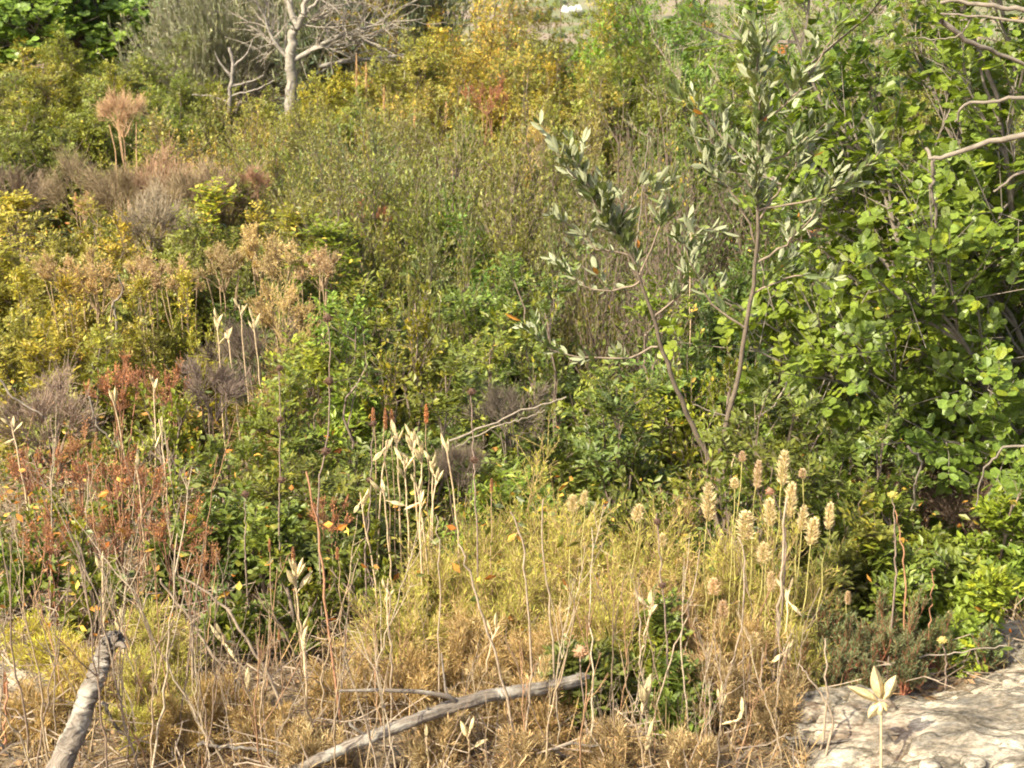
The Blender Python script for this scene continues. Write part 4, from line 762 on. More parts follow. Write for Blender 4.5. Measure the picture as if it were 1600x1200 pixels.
for a in [(458, 898, 2.9, 6, 'bunch of cream pods standing highest in the lower left', None, .040, .55), (352, 982, 2.78, 5, 'star of thin cream pods between broken branch and lentisk', None, .040, 1.1), (468, 985, 2.78, 4, 'half faded pods below the highest lower left bunch', None, .036, .5), (608, 905, 2.9, 3, 'small cream claw shaped pods on the yellow mound, left', None, .026, .7),
          (780, 968, 2.8, 2, 'slim cream pod before the middle of the yellow mound', None, .030, .3), (1022, 945, 2.85, 4, 'splayed cream pods at the lower right of the yellow mound', None, .034, 1.0), (1012, 1105, 2.62, 4, 'largest cream pods low in the middle bottom', None, .046, .4), (1010, 1150, 2.56, 3, 'open cream pod husk under the largest pods', None, .036, 1.0),
          (1125, 1082, 2.66, 3, 'upright cream pods among the dry stems right of the middle', None, .032, .5), (1158, 1110, 2.62, 3, 'lower cream pods just right of the upright ones', None, .028, .6), (1236, 925, 2.92, 4, 'open cream pods beside the tall bare stem', None, .034, .8), (1232, 998, 2.82, 3, 'narrow cream pod pressed to the tall bare stem', None, .032, .4),
          (664, 1164, 2.56, 2, 'tiny cream pod under the long dead branch', None, .024, .5), (732, 1135, 2.6, 3, 'cream pod lying against the long dead branch', None, .034, 1.2), (338, 500, 4.5, 4, 'upright cream pods above the golden lentisks, left of the pair', None, .034, .3), (372, 480, 4.6, 4, 'cream pods at the tip of the far pod group', None, .034, .5),
          (395, 497, 4.55, 4, 'arched cream pods right in the far pod group', None, .034, .5), (352, 520, 4.4, 4, 'lowest cream pods of the far pod group', None, .034, .8), (238, 592, 4.0, 3, 'cream pods above the pale rock on the left', None, .034, .9), (178, 612, 3.9, 2, 'pair of short cream pods on the left above green leaves', None, .04, .4),
          (247, 660, 3.7, 2, 'thin tall cream pod left of the shaded lentisks', None, .034, .2), (217, 712, 3.5, 1, 'single cream pod among the brightest rust plant', None, .035, .2), (12, 665, 3.8, 4, 'faint cream pods at the left edge', None, .034, 1.0), (165, 870, 3.0, 2, 'cream pod behind the tip of the broken branch', None, .034, .4),
          (186, 985, 2.9, 2, 'short cream pod right at the tip of the broken branch', None, .034, .3), (380, 1075, 2.66, 1, 'withered cream pod hanging in the dry stems', None, .034, .2), (1150, 710, 3.6, 1, 'one small pale pod high beside the dry spikes', None, .025, .2), (1080, 350, 4.9, 1, 'one faint pod deep in the twiggy thicket', None, .03, .2)]:
    pod_stalk(*a)
# star shaped stalk on the slab
def star():
    top = at(1377, 1098, 2.56); base = np.array([at(1378, 1215, 2.5)[0], 2.5, 0.]); base[2] = rock_top(base[0], 2.5) - .01
    root = thing('dry_pod_stalk', base, 'cream seed stalk with four pods spread like a star, alone before the slab', 'dry stalk'); t = np.linspace(0, 1, 14)[:, None]; B = base * (1 - t) + top * t
    obj('stem', tubes((B - base)[None], np.array([.0026]), np.array([.0024]), 7).mesh('stem', M_TWIG, True), root, (.36, .28, .17, 1))
    for ex, ey, L in ((1325, 1073, 1.), (1366, 1042, 1.), (1400, 1056, 1.), (1357, 1122, 1.), (1377, 1118, .6)):
        e = at(ex, ey, 2.55) - base; s = top - base; d = e - s; n = np.linalg.norm(d); o = obj('pod', PODS[(ex + ey) % 6], root, CREAM); o.matrix_local = frame(s + d * .12, d, ex, n * .9, .017)
    r = np.random.default_rng(4)
    for k in range(5): p = top - base; d = np.array([math.cos(k * 1.3), math.sin(k * 1.3) * .6, -.6]); o = obj('husk', PODS[k % 6], root, (.58, .46, .24, 0)); o.matrix_local = frame(p, d, k, .018, .008)
star()

# ================================================================== ROUND SEED HEADS, SPIKES, PLUMES
def ball_mesh(v):
    r = np.random.default_rng(v); g = G(); n = 150; d = nrm(r.normal(size=(n, 3))); d[:, 2] *= .7
    g.add(*sphere(6, 8, .62), np.tile([.2, .4, 1, 1], (6 * 8, 1))); L = r.uniform(.75, 1.1, n); s = nrm(np.cross(d, r.normal(size=(n, 3)))) * .07
    V = np.stack([d * .5 + s, d * .5 - s, d * L[:, None]], 1); g.add(V, np.arange(n * 3).reshape(-1, 3), np.repeat(np.c_[r.random((n, 2)), np.ones((n, 2))], 3, 0)); return g.mesh('seed_head', M_DRY)
def sphere(nt_, npn, rad):
    th = np.linspace(0, math.pi, nt_); ph = np.arange(npn) * 2 * math.pi / npn; T, Pn = np.meshgrid(th, ph, indexing='ij'); v = np.stack([np.sin(T) * np.cos(Pn), np.sin(T) * np.sin(Pn), np.cos(T)], -1) * rad
    i, j = np.meshgrid(np.arange(nt_ - 1), np.arange(npn), indexing='ij'); j2 = (j + 1) % npn; return v, np.stack([i * npn + j, (i + 1) * npn + j, (i + 1) * npn + j2, i * npn + j2], -1).reshape(-1, 4)
BALL = ball_mesh(1)
def bobble(label, q, Y, balls, rad=.0075, col=(.12, .075, .055, 0), wood=(.22, .165, .13, 1)):
    B = path(q, Y, 20, .0012); g = float(gz(B[0][0], Y)); B = np.concatenate([[[B[0][0], B[0][1], g - .01]], B]) if B[0][2] > g else B; base = B[0].copy(); root = thing('whorled_seed_stalk', base, label, 'dry stalk')
    obj('stem', tubes((B - base)[None], np.array([.0022]), np.array([.0012]), 6).mesh('stem', M_TWIG, True), root, wood)
    for (bx, by) in balls: o = obj('seed_head', BALL, root, col); o.location = at(bx, by, Y) - base; o.scale = (rad * 1.75,) * 3; o.rotation_euler = (0, 0, bx)
bobble('tall thin stalk strung with three dark round seed heads left of centre', [(497, 800), (500, 740), (508, 705), (515, 650), (514, 595), (516, 540), (512, 497)], 3.15, [(512, 497), (514, 595), (509, 705)], .0080)
bobble('stalk with two dark round seed heads above the yellow mound top', [(745, 830), (742, 770), (740, 718), (738, 660), (737, 612)], 3.1, [(737, 612), (741, 718)], .0070)
bobble('stalk with dark round seed heads over the right of the yellow mound', [(1045, 1130), (1042, 1010), (1035, 915), (1030, 860), (1026, 800)], 2.75, [(1027, 815), (1035, 914)], .0058)
bobble('stalk with small dark seed heads before the shaded lentisk', [(436, 860), (437, 760), (438, 655), (437, 575)], 3.3, [(437, 575), (437, 655)], .0062)
bobble('dark seed head on a stalk low in the shaded lentisk', [(383, 880), (383, 830), (383, 772)], 3.2, [(383, 772), (440, 750)], .0070)
bobble('stalk with a dark seed head left of the cream pod cluster', [(570, 860), (578, 790), (583, 662)], 3.2, [(583, 662), (578, 750)], .0062)
bobble('brown thistle like head before the dark glossy sprig', [(925, 1200), (912, 1100), (906, 1020)], 2.7, [(908, 1018)], .0105, (.40, .26, .16, 0))
bobble('stalk with a reddish seed cup above the cream spikes', [(1225, 900), (1228, 840), (1215, 790), (1203, 768)], 2.95, [(1203, 768)], .0065, (.35, .20, .13, 0))
bobble('thin stalk with pale yellow flower buds right of the cream spikes', [(1400, 900), (1398, 840), (1395, 775)], 2.95, [(1395, 773)], .0070, (.45, .42, .12, 0))
bobble('reddish stalk with a dull yellow head at the grey tufts', [(1478, 1060), (1478, 1030), (1472, 1000)], 2.9, [(1472, 1000)], .0070, (.50, .42, .16, 0))
def spike_mesh(v, airy=0):
    r = np.random.default_rng(v); g = G(); n = 420; t = r.random(n); prof = np.interp(t, [0, .1, .5, .85, 1], [.5, .9, 1, .6, .15]) * r.uniform(.5, 1.25, n); an = r.uniform(0, 6.28, n)
    c = np.stack([.0 * t, .0 * t, t], -1); o = np.stack([np.cos(an), np.sin(an), np.zeros(n)], -1); d = nrm(o + np.array([0, 0, .9]) + r.normal(size=(n, 3)) * .3)
    rad = .13 if not airy else .26
    if airy: keepw = (vnoise(np.c_[t * 5, np.cos(an), np.sin(an)] + v * 3, v) > .36)[:, None]; o = np.where(keepw, o, o * .3)
    return leafmesh('quad', c + o * (prof * rad * .35)[:, None], d, nrm(np.cross(d, r.normal(size=(n, 3)))), np.full(n, rad * (.75 if not airy else 1.15)) * (.4 + .6 * prof), np.full(n, .06 if not airy else .035), np.c_[r.random((n, 2)), np.ones((n, 2))]).mesh('seed_spike', M_DRY)
SPK = [spike_mesh(1), spike_mesh(2)]; PLM = [spike_mesh(k, 1) for k in (3, 4, 5, 6, 7)]
def spike(label, px, py0, py1, Y, wdt, col, foot=None, tilt=0, airy=False, wood=(.36, .25, .16, 1), name=None, cat='dry stalk'):
    a = at(px - tilt, py1, Y); b = at(px, py0, Y); fx = at(px - tilt * 2, py1, Y)[0] if foot is None else at(foot, py1, Y)[0]
    base = np.array([fx, Y + .02, float(gz(fx, Y)) - .01]); root = thing(name or ('plume_stalk' if airy else 'seed_spike_stalk'), base, label, cat)
    t = np.linspace(0, 1, 8)[:, None]; B = base * (1 - t) + (a + (b - a) * .7) * t; B[1:-1] += prng.normal(size=(6, 3)) * .003
    obj('stem', tubes((B - base)[None], np.array([.0015]), np.array([.0009]), 5).mesh('stem', M_TWIG, True), root, wood)
    d = b - a; L = np.linalg.norm(d); z = d / L; x = nrm(np.cross(z, [0, 1, 0])); y = np.cross(z, x); M = np.eye(4); s = wdt / (.36 if airy else .30); M[:3, 0] = x * s; M[:3, 1] = y * s; M[:3, 2] = z * L; M[:3, 3] = a - base
    o = obj('plume' if airy else 'seed_spike', (PLM if airy else SPK)[int(px) % (5 if airy else 2)], root, (*col, 0)); o.matrix_local = Matrix(M.tolist())
BR = (.40, .22, .13)
for a in [('brown bottlebrush spike, left of the pair over the cream pods', 583, 637, 662, 3.25, .012, BR), ('brown forked spike over the cream pods, left arm', 602, 638, 672, 3.25, .012, BR), ('brown spike over the cream pods, right arm', 612, 640, 668, 3.26, .012, BR), ('short orange brown spike above the tallest pods', 666, 632, 662, 3.28, .013, (.48, .24, .12)),
          ('small brown spike at the left shoulder of the yellow mound', 768, 748, 768, 3.1, .010, BR), ('brown spike low left of the highest lower left pods', 421, 842, 862, 2.95, .008, BR), ('brown spike above the highest lower left pods', 458, 855, 878, 2.95, .011, BR), ('brown spike right of the highest lower left pods', 527, 855, 875, 2.95, .010, BR),
          ('brown spike beside the tall thin stem, lower left', 540, 985, 1005, 2.8, .009, BR), ('rust spike at the lower left edge of the picture', 8, 1050, 1085, 2.7, .010, (.36, .18, .11)), ('small rust spike below the shaded lentisk', 436, 982, 1000, 2.8, .008, BR)]:
    spike(*a)
CR = (.52, .44, .28)
for a in [('cream plume, tallest of the right hand group', 1226, 708, 760, 3.0, .017, CR, None, 5), ('thick cream plume at the left of the right hand group', 1107, 758, 815, 2.98, .018, CR, None, 0), ('slim pinkish plume between the two tallest', 1186, 722, 765, 3.02, .012, (.48, .37, .26), None, 4), ('cream plume below the tallest', 1238, 758, 810, 2.97, .017, CR, None, 6),
          ('broad cream plume in the centre of the group', 1166, 802, 845, 2.94, .024, CR, None, 3), ('cream plume under the reddish seed cup', 1203, 782, 822, 2.94, .017, CR, None, 0), ('slanting cream plume on the right of the group', 1257, 792, 830, 2.95, .013, CR, None, 6), ('lower slanting cream plume on the right', 1273, 812, 852, 2.92, .018, CR, None, 8),
          ('rightmost cream plume beside the paired leaf lentisk', 1298, 788, 828, 2.94, .013, CR, None, 5), ('small round plume above the thick left plume', 1148, 748, 764, 3.0, .013, CR), ('small pink plume high over the group', 1160, 706, 722, 3.02, .010, (.48, .36, .26)), ('small plume right of the tallest', 1254, 733, 748, 3.0, .011, (.48, .37, .26)),
          ('plume on the yellow mound below the broad one', 1195, 850, 880, 2.9, .018, CR, None, 4), ('loose plume low at the right of the yellow mound', 1205, 895, 925, 2.86, .012, (.48, .38, .25)), ('plume pair on the crest of the yellow mound', 1000, 790, 815, 3.0, .016, CR, None, 8), ('plume left on the crest of the yellow mound', 895, 775, 800, 3.05, .015, CR), ('second plume left on the crest', 915, 768, 790, 3.05, .011, CR, None, 5),
          ('fluffy plume at the mound middle', 1035, 835, 855, 2.95, .012, CR), ('fluffy plume on the near right slope', 1115, 905, 930, 2.9, .016, (.56, .42, .28)), ('pinkish plume on the near right slope', 1130, 940, 965, 2.86, .014, (.48, .36, .25)), ('pale plume low on the right slope', 1180, 990, 1010, 2.8, .014, CR), ('small plume in the right lentisk sprigs', 1325, 925, 945, 2.98, .009, (.5, .38, .26))]:
    lab, px, p0, p1, Y, wd_, col = a[:7]; spike(lab, px, p0, p1, Y, wd_, col, tilt=a[8] if len(a) > 8 else 0, airy=True, wood=(.40, .36, .13, 1))
for (px, p0, p1, Y) in [(600, 133, 172, 8.6), (557, 85, 150, 10), (572, 98, 140, 10), (648, 170, 200, 8.4), (697, 160, 190, 8.6), (118, 300, 318, 6.7)]:
    spike({600: 'pale dry stalk alone in the clearing', 557: 'tallest pale dry stalk in the dark gap by the fallen bough', 572: 'shorter pale dry stalk in the dark gap', 648: 'faint dry stalk in the clearing right of the dark gap', 697: 'faint dry stalk near the upright green shrub', 118: 'pale stalk before the thyme cushions'}[px], px, p0, p1, Y, .018, (.5, .36, .22))

# ================================================================== YELLOW NEEDLE MOUNDS AND GREY TUFTS
def needle(px, pt, Y, hw, tint, label, dead=.3, ll=.017, lw=.0015, cnt=1.0, up=.2, name='feathery_mound', wood=(.36, .26, .12), H=None, cat='shrub', seed=0, group=None, **kw):
    top = at(px, pt, Y); x = top[0]; g = float(gz(x, Y)); H = max(.10, top[2] - g) if H is None else H; R = hw * math.hypot(Y, 1.35) / FPX
    f = min(max((R * R + R * H) / .09, .3), 2.2) * cnt; k = dict(leaf='simple', kind='strip', ll=ll, lw=lw, n0=int(14 * f ** .4) + 4, n1=int(11 * f ** .3), n2=int(8 * f ** .3) + 1, nl=12, l1=.55, l2=.32, up=up, rstem=.0028, twigr=.0006, jit=.3, mindome=.5); k.update(kw)
    b = bush(np.random.default_rng(int(px + pt) + seed), R, H, **k); root = thing(name, (x, Y, g), label, cat, group); emit(root, b, M_DRY, (*tint, dead), wood)
YM = (.31, .30, .070); YO = (.29, .205, .08)
for (px, pt, Y, hw, tint, dead, lab) in [
    (850, 722, 3.42, 75, YM, .10, 'yellow green feathery mound, its highest crown'), (760, 770, 3.28, 80, YM, .15, 'feathery yellow mound, left shoulder'), (900, 765, 3.22, 90, YM, .2, 'feathery yellow mound, pale crest'), (1020, 775, 3.2, 85, YM, .2, 'feathery yellow mound, crest towards the cream plumes'),
    (685, 800, 3.12, 80, YM, .15, 'feathery yellow mound, lower left flank'), (800, 850, 3.06, 85, YM, .25, 'feathery mound with a brown dry patch in front'), (920, 860, 3.02, 90, YM, .35, 'feathery yellow mound, middle of the near slope'), (1040, 865, 3.0, 80, YO, .4, 'feathery mound turning orange, right middle slope'),
    (1150, 805, 3.07, 80, YM, .2, 'yellow green feathery mound under the cream plumes'), (1235, 815, 3.05, 65, YM, .12, 'feathery mound at the right end, greenish'), (620, 900, 2.95, 70, YM, .3, 'feathery mound thinning out on the left'), (740, 930, 2.9, 80, YO, .45, 'orange brown feathery mound low in front, left'),
    (860, 950, 2.88, 75, YO, .5, 'orange brown feathery mound low in front, middle'), (1150, 930, 2.88, 75, YO, .45, 'orange feathery mound low in front, right'), (970, 900, 2.95, 60, YM, .3, 'feathery tuft above the dark glossy sprig'), (1080, 690, 3.45, 45, YO, .5, 'small orange feathery tuft near the sapling foot'),
    (1250, 940, 2.92, 55, YM, .25, 'straggling feathery mound beside the grey tufts'), (455, 470, 4.7, 40, (.42, .32, .12), .4, 'tan feathery tuft between the bright lentisk and the far pods'),
    (55, 945, 2.98, 50, (.36, .34, .05), .15, 'yellow feathery tuft above the grey rock'), (230, 930, 2.96, 60, YM, .25, 'feathery yellow tuft behind the tip of the broken branch'), (240, 1010, 2.80, 65, YM, .2, 'feathery yellow tuft right of the broken branch'), (120, 1010, 2.84, 60, (.42, .35, .09), .35, 'feathery tuft just left of the broken branch'),
    (50, 1080, 2.7, 60, YO, .4, 'orange yellow feathery tuft in the lower left corner'), (215, 1120, 2.68, 50, YM, .3, 'feathery tuft at the foot of the broken branch'), (270, 1100, 2.66, 60, YO, .35, 'feathery tuft left of the white twigs'), (350, 1040, 2.76, 50, YO, .35, 'feathery dry tuft under the star of pods'),
    (850, 1045, 2.72, 50, YO, .5, 'orange brown dry tuft right under the end of the long branch'), (1120, 1020, 2.74, 65, (.17, .13, .07), .5, 'orange brown dry tuft between the upright pods and the stout stem'), (1220, 1060, 2.68, 50, (.17, .13, .07), .4, 'brown dry tuft at the left end of the limestone slab'),
    (690, 1110, 2.62, 60, (.17, .13, .07), .5, 'brown dry tuft in front of the knee of the long branch'), (960, 1130, 2.58, 60, (.17, .13, .07), .5, 'brown dry tuft at the bottom edge near the largest pods'), (820, 1130, 2.58, 55, (.17, .13, .07), .5, 'brown dry tuft at the bottom edge under the long branch'), (480, 1130, 2.58, 60, (.17, .13, .07), .5, 'brown dry tuft at the bottom edge by the branch foot'), (1080, 1150, 2.56, 55, (.17, .13, .07), .5, 'brown dry tuft at the bottom edge left of the slab'),
    (540, 1000, 2.8, 60, YO, .45, 'dry feathery tuft between the pods and the long branch'), (420, 1100, 2.66, 60, YO, .5, 'dry brown feathery tuft above the white twigs'), (640, 1010, 2.8, 60, YO, .45, 'dry feathery tuft behind the knee of the long branch'), (760, 1040, 2.78, 55, (.17, .13, .07), .5, 'dry feathery tuft behind the right half of the long branch')]:
    needle(px, pt, Y, hw, tint, lab, dead=dead)
for k, (px, pt, Y, hw, tint, lab) in enumerate([(1290, 905, 3.0, 40, (.13, .16, .07), 'grey green needle tuft nearest the yellow mound'), (1335, 935, 2.95, 38, (.12, .145, .075), 'grey green needle tuft second from the mound'), (1385, 925, 2.98, 40, (.14, .16, .08), 'grey green needle tuft in the middle of the row, tallest'),
                                               (1430, 930, 2.95, 38, (.13, .15, .075), 'grey green needle tuft left of the rock edge'), (1475, 940, 2.97, 34, (.13, .16, .07), 'grey green needle tuft against the lentisk sprigs'), (1310, 985, 2.84, 32, (.12, .14, .07), 'red stemmed needle tuft in front, left'),
                                               (1362, 1000, 2.83, 32, (.13, .14, .07), 'red stemmed needle tuft in front, middle'), (1420, 985, 2.87, 30, (.12, .14, .07), 'red stemmed needle tuft in front, right'), (1250, 1010, 2.8, 36, (.14, .12, .06), 'browned needle tuft by the bare stems'), (1545, 965, 2.98, 22, (.13, .16, .08), 'tiny needle tuft on the rock edge')]):
    needle(px, pt, Y, hw, tint, lab, dead=.18, ll=.011, lw=.0017, up=1.5, name='needle_tuft', wood=(.30, .12, .07), cat='small plant', nl=16, jit=.12, l1=.4, l2=.25)

# ================================================================== BARE DRY STEMS
STEMS = []
def stem_mesh(v):
    r = np.random.default_rng(100 + v); n = 16; t = np.linspace(0, 1, n)[:, None]; lean = r.normal(size=2) * .10
    B = np.concatenate([lean[0] * t ** 1.5 + .012 * np.sin(t * 7 + v), lean[1] * t, t], 1) + r.normal(size=(n, 3)) * np.array([.004, .004, 0]); g = tubes(B[None], np.array([.0052]), np.array([.0020]), 5)
    m = int(r.integers(1, 6)); i, tt, p, d = children(B[None], m, .25, .9, r); D = nrm(d + np.c_[r.normal(size=(m, 2)) * .42, np.full(m, .3)]); Q = poly(p, D, r.uniform(.12, .4, m), 8, r, np.tile([0, 0, .25], (m, 1))); g.join(tubes(Q, np.full(m, .0028), np.full(m, .0012), 4))
    i, tt, p, d = children(Q, 2, .4, 1, r); Q2 = poly(p, nrm(d + r.normal(size=d.shape) * .4), r.uniform(.04, .12, len(p)), 4, r); g.join(tubes(Q2, np.full(len(p), .0016), np.full(len(p), .0009), 3)); return g.mesh('stem', M_TWIG, True)
SM = [stem_mesh(v) for v in range(14)]
r = np.random.default_rng(21)
SCOL = [(.33, .25, .16), (.24, .19, .14), (.37, .30, .21), (.29, .175, .10), (.19, .14, .10)]
for i in range(235):
    px = r.uniform(180, 1260) if i < 185 else r.uniform(-30, 420); Y = r.uniform(2.50, 3.02); x = at(px, 1100, Y)[0]; g = float(gz(x, Y)); pt = r.uniform(850, 1120) if r.random() < .55 else r.uniform(1000, 1150)
    if i >= 185: pt = r.uniform(820, 1100)
    h = max(.08, at(px, pt, Y)[2] - g); o = obj('dry_stalk', SM[i % 14], None, (*SCOL[int(r.integers(5))], 1), (x, Y, g - .01)); o.scale = (h * .9 + .08, h * .9 + .08, h); o.rotation_euler = (r.normal() * .06, r.normal() * .12, r.uniform(0, 6.28))
    ci = SCOL.index(tuple(o.color[:3])) if False else int(np.argmin([abs(c[0] - o.color[0]) + abs(c[2] - o.color[2]) for c in SCOL])); cn = ['tan', 'grey brown', 'pale straw coloured', 'rust brown', 'dark brown'][ci]
    pxm = px; reg = 'near the broken branch' if pxm < 220 else 'between broken branch and long dead branch' if pxm < 480 else 'by the low half of the long branch' if pxm < 700 else 'by the high half of the long branch' if pxm < 920 else 'past the long dead branch' if pxm < 1100 else 'close to the limestone slab'
    hh = 'short' if h < .2 else 'knee high' if h < .33 else 'tall'; lb = f'{hh} thin {cn} dry stem {reg}'; tag(o, lb, 'dry stem', lb.replace('stem', 'stems'))
for i, (px, pt, Y) in enumerate([(r.uniform(0, 330), r.uniform(640, 860), r.uniform(3.2, 4.0)) for _ in range(34)]):
    x = at(px, pt, Y)[0]; g = float(gz(x, Y)); h = max(.1, at(px, pt, Y)[2] - g); o = obj('dry_stalk', SM[i % 14], None, (*SCOL[3 if i % 3 else 2], 1), (x, Y, g - .01)); o.scale = (h, h, h); o.rotation_euler = (0, r.normal() * .1, r.uniform(0, 6.28)); tag(o, ('rust brown' if i % 3 else 'pale straw coloured') + [' thin dry stem at the left edge, level with the rusty plants', ' thin dry stem in the midst of the rusty plants', ' thin dry stem between rusty plants and dark lentisk'][min(2, int(px / 110))], 'dry stem', 'dry stems among the rusty plants')
TS = (.33, .26, .185, 1)
for lab, q, Y, r0 in [('tall straight pale bare stem in front of the yellow mound, middle', [(1012, 1200), (1006, 1090), (1000, 1000), (995, 920), (880 + 0, 0)][:4] + [(858 + 0, 0)][:0], 2.7, .0020),
                      ('tall bare stem passing in front of the long branch, curving left', [(820, 1200), (822, 1120), (830, 1060), (826, 980), (822, 900), (815, 840), (800, 800)], 2.66, .0024), ('pale bare stem leaning left over the long branch', [(815, 1200), (790, 1080), (760, 980), (735, 900), (718, 850)], 2.62, .0028),
                      ('straight dark bare stem left of the long branch knee', [(690, 1200), (688, 1060), (685, 900), (683, 805)], 2.68, .0018), ('tall bare stem forking above the yellow mound crest', [(870, 1200), (865, 1020), (858, 940), (850, 860), (846, 780)], 2.72, .0022), ('bare stem right of the curved white twig', [(1000, 1200), (1030, 1090), (1060, 1000), (1080, 930), (1092, 860)], 2.7, .0018),
                      ('stout tall bare stem carrying pods beside the cream plumes', [(1180, 1215), (1200, 1100), (1215, 1000), (1220, 920), (1225, 850), (1228, 780)], 2.84, .0038), ('slanting bare stem crossing to the stout one', [(1060, 1150), (1110, 1080), (1150, 1020), (1165, 900), (1155, 840)], 2.78, .0024),
                      ('forked bare stem standing on the slab edge', [(1275, 1200), (1290, 1130), (1292, 1080), (1290, 1040), (1288, 1000)], 2.62, .0026), ('curved bare stem joining the forked one on the slab edge', [(1285, 1200), (1300, 1130), (1285, 1090), (1265, 1060), (1250, 1035)], 2.6, .0024),
                      ('straight thin bare stem right of the upright cream pods', [(1185, 1180), (1190, 1100), (1192, 1015)], 2.7, .0022), ('pale straight stem left of the highest lower left pods', [(300, 900 + 250), (300, 1000), (303, 960), (315, 880)], 2.8, .0026),
                      ('orange brown stem curving up beside the lower left pods', [(535, 1200), (530, 1100), (515, 1000), (505, 900), (497, 820), (480, 740)], 2.72, .0030), ('grey bare stem slanting through the lower left thicket', [(470, 1200), (430, 1080), (380, 990), (330, 930), (280, 900)], 2.74, .0036),
                      ('grey bare stem crossing behind the star of pods', [(430, 1120), (350, 1040), (290, 960), (250, 905)], 2.8, .0032), ('reddish bare stem left of the broken branch', [(5, 1200), (8, 1120), (12, 1060)], 2.66, .003), ('long thin stem rising to the left shoulder of the yellow mound', [(610, 1180), (612, 1050), (608, 960), (606, 905)], 2.72, .0022),
                      ('reddish stem with dry flowers before the right lentisks', [(1410, 1010), (1415, 920), (1410, 850), (1400, 800)], 3.0, .0022), ('reddish stem at the right of the grey tufts', [(1450, 1000), (1455, 940), (1458, 885)], 2.95, .0016)]:
    limb('dry_stalk', lab, 'dry stem', q, Y, r0, r0 * .6, TS if 'dish' not in lab and 'orange' not in lab else (.36, .19, .11, 1), M_TWIG, 6, 18, len(lab) + 3, .002)

# ================================================================== GRASS, LITTER, UNDERGROWTH
def scatter(name, n, xr, yr, hz, kind, m, ll, lw, tint, vert, seed, excl=True, dead=.2):
    r = np.random.default_rng(seed); y = r.uniform(0, 1, n) ** 1.0 * (yr[1] - yr[0]) + yr[0]; x = r.uniform(-1, 1, n) * (xr + .36 * y)
    dens = vnoise(np.stack([x * 2.2, y * 2.2, x * 0], -1), seed); keep = dens > r.random(n) * .8
    if excl: keep &= ~(((x - 1.20) / .66) ** 2 + ((y - 2.50) / .44) ** 2 < 1)
    x, y = x[keep], y[keep]; n = len(x); z = gz(x, y) + r.random(n) ** 1.5 * hz; p = np.stack([x, y, z], -1); a = nrm(np.c_[r.normal(size=(n, 2)), np.abs(r.normal(size=n)) * vert + .02]); s = r.uniform(.5, 1.2, n)
    g = leafmesh(kind, p, a, nrm(np.cross(a, r.normal(size=(n, 3)))), ll * s, lw * s, np.c_[r.random((n, 3)), np.ones(n)]); o = obj(name, g.mesh(name, m), None, (*tint, dead)); o['kind'] = 'stuff'
scatter('leaf_litter', 60000, .7, (2.2, 9), .012, 'quad', M_DRY, .024, .013, (.24, .165, .10), .08, 1, dead=.15)
scatter('dry_grass', 24000, .5, (2.2, 4.2), .02, 'strip', M_DRY, .09, .0022, (.24, .18, .10), 1.6, 2, dead=.12)
scatter('dry_grass', 30000, .6, (4.0, 11), .05, 'strip', M_DRY, .13, .0036, (.24, .22, .11), 1.6, 3, dead=.06)
scatter('undergrowth', 75000, .5, (3.0, 12), .30, 'quad', M_LEAF, .026, .013, (.09, .115, .035), .5, 4, dead=.2)
def twig_litter():
    r = np.random.default_rng(9); n = 5200; y = r.uniform(2.3, 5.5, n); x = r.uniform(-1, 1, n) * (.5 + .36 * y); k = ~(((x - 1.20) / .66) ** 2 + ((y - 2.50) / .44) ** 2 < 1); x, y = x[k], y[k]; n = len(x)
    p = np.stack([x, y, gz(x, y) + r.random(n) * .06], -1); D = nrm(np.c_[r.normal(size=(n, 2)), r.normal(size=n) * .25]); Q = poly(p, D, r.uniform(.05, .22, n), 4, r, jit=.25)
    o = obj('twig_litter', tubes(Q, np.full(n, .0018), np.full(n, .0009), 3, np.c_[r.random((n, 2)), np.ones((n, 2))]).mesh('twig_litter', M_TWIG), None, (.26, .205, .15, 1)); o['kind'] = 'stuff'
twig_litter()

# ================================================================== FAR SLOPE
far = [('C', 845, 238, 2.6, 'dark round bush far down the slope'), ('L', 775, 252, 1.2, 'small green bush on the far slope'), ('L', 905, 244, 1.6, 'low bush near the white stones far away'), ('L', 745, 246, 1.0, 'tiny dark shrub on the pinkish far field')]
for sp, px, Y, R, lab in far:
    x = at(px, 10, Y)[0]; b, sh, (a, h) = template(sp, .95, 1.0, 0); root = thing('far_bush', (x, Y, float(gz(x, Y)) - .2), lab, 'bush', sc=(R / a, R / a, R * .8 / h)); emit(root, b, SP[sp][1], (.05, .08, .03, .05), (.15, .12, .1), shared=sh)
for sp, x, y, R, H in [('C', -9, 19, 2.2, 2.8), ('O', -5.5, 20, 1.9, 2.6), ('C', 6.5, 15, 2.0, 2.4), ('O', 9.5, 18, 2.0, 2.6), ('C', 4.4, 9.0, 1.4, 2.0), ('C', -6.2, 11.5, 1.5, 2.1), ('L', -4.2, 7.5, .9, 1.0), ('L', -3.3, 5.4, .7, .8), ('L', 3.2, 6.2, .9, 1.1), ('L', 2.9, 4.6, .6, .8), ('C', 12, 30, 3, 4), ('O', -14, 30, 3, 4)]:
    b, sh, (a, h) = template(sp, 1.5 if R > 1.2 else .95, 2.6 if R > 1.2 else 1.0, 0)
    root = thing('side_shrub', (x, y, float(gz(x, y))), 'green shrub outside the photographed strip', 'shrub', 'shrubs beside the view', rz=x, sc=(R / a, R / a, H / h)); emit(root, b, SP[sp][1], (.08, .13, .03, .06), (.15, .12, .1), shared=sh)
r = np.random.default_rng(55)
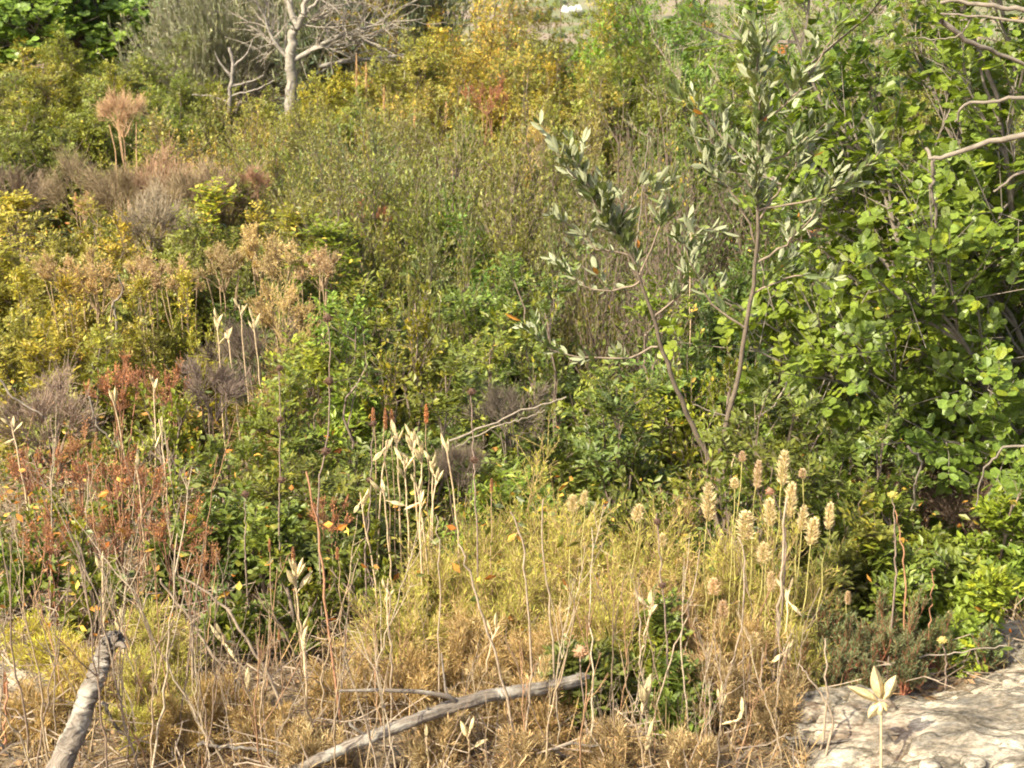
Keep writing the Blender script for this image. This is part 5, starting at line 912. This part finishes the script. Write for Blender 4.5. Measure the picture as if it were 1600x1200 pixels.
for k in range(84):
    Y = 2.9 + 10 * r.random() ** 1.1; side = -1 if k % 2 else 1; x = side * (.36 * Y + .42 + r.random() * 2.0); sp = 'LSLMLS'[int(r.integers(6))]; R = r.uniform(.32, .6) * (.7 if Y < 4 else 1); H = R * r.uniform(.9, 1.2)
    b, sh, (a, h) = template(sp, R, H, int(r.integers(3))); q = [(.16, .18, .05), (.11, .15, .035), (.14, .17, .05), (.18, .18, .055)][int(r.integers(4))]
    root = thing('side_shrub', (x, Y, float(gz(x, Y))), 'low olive green shrub outside the photographed strip', 'shrub', 'low shrubs beside the view', rz=r.uniform(0, 6), sc=(R / a, R / a, H / h)); emit(root, b, SP[sp][1], (*q, .1), (.15, .12, .1), shared=sh)
def white_stones():
    r = np.random.default_rng(3)
    for k in range(9):
        px = 880 + k * 3.2; Y = 252 + r.uniform(-3, 3); x = at(px, 4, Y)[0]; v, f = sphere(6, 9, 1.0); v = v.reshape(-1, 3) * (1 + .3 * fbm(v.reshape(-1, 3) * 1.5 + k, 2, k)[:, None]); g = G(); g.add(v * np.array([.55, .45, .5]) * r.uniform(.5, 1.1), f)
        o = obj('boulder', g.mesh('boulder', M_WHITE, False), loc=(x, Y, float(gz(x, Y)) + .2)); tag(o, 'whitish boulder of the broken row far down the slope', 'boulder', 'whitish boulders on the far slope')
M_WHITE, n_, b_ = mat('white_stone'); b_.inputs['Base Color'].default_value = (.62, .60, .56, 1); b_.inputs['Roughness'].default_value = .9
_nz = n_.nodes.new('ShaderNodeTexNoise'); _nz.inputs['Scale'].default_value = 3; n_.links.new(mix(n_, _nz.outputs[0], (.45, .43, .40), (.78, .76, .72)), b_.inputs['Base Color'])
white_stones()
def far_scrub():
    r = np.random.default_rng(31); n = 900; y = r.uniform(40, 420, n); x = r.uniform(-.55, .55, n) * y; v0, f0 = sphere(5, 7, 1.0); v0 = v0.reshape(-1, 3); g = G()
    for i in range(n):
        s = r.uniform(.25, 1.1) * (1 + y[i] / 300); v = v0 * (1 + .45 * fbm(v0 * 1.7 + i, 2, 3)[:, None]) * np.array([s, s, s * .6]) + np.array([x[i], y[i], float(gz(x[i], y[i])) + .1]); g.add(v, f0, np.tile([r.random(), r.random(), r.random(), 1], (len(v0), 1)))
    o = obj('far_scrub', g.mesh('far_scrub', M_LEAF), None, (.075, .10, .035, .1)); o['kind'] = 'stuff'
far_scrub()
_n = {}
for m in bpy.data.meshes: k = m.name.split('.')[0]; _n[k] = _n.get(k, 0) + len(m.loops) - 2 * len(m.polygons)
print(sorted(_n.items(), key=lambda q: -q[1])[:6])
tri = sum(len(m.loops) - 2 * len(m.polygons) for m in bpy.data.meshes)
print('SCENE objects', len(bpy.data.objects), 'faces', tri, 'time', round(time.time() - T0, 1))
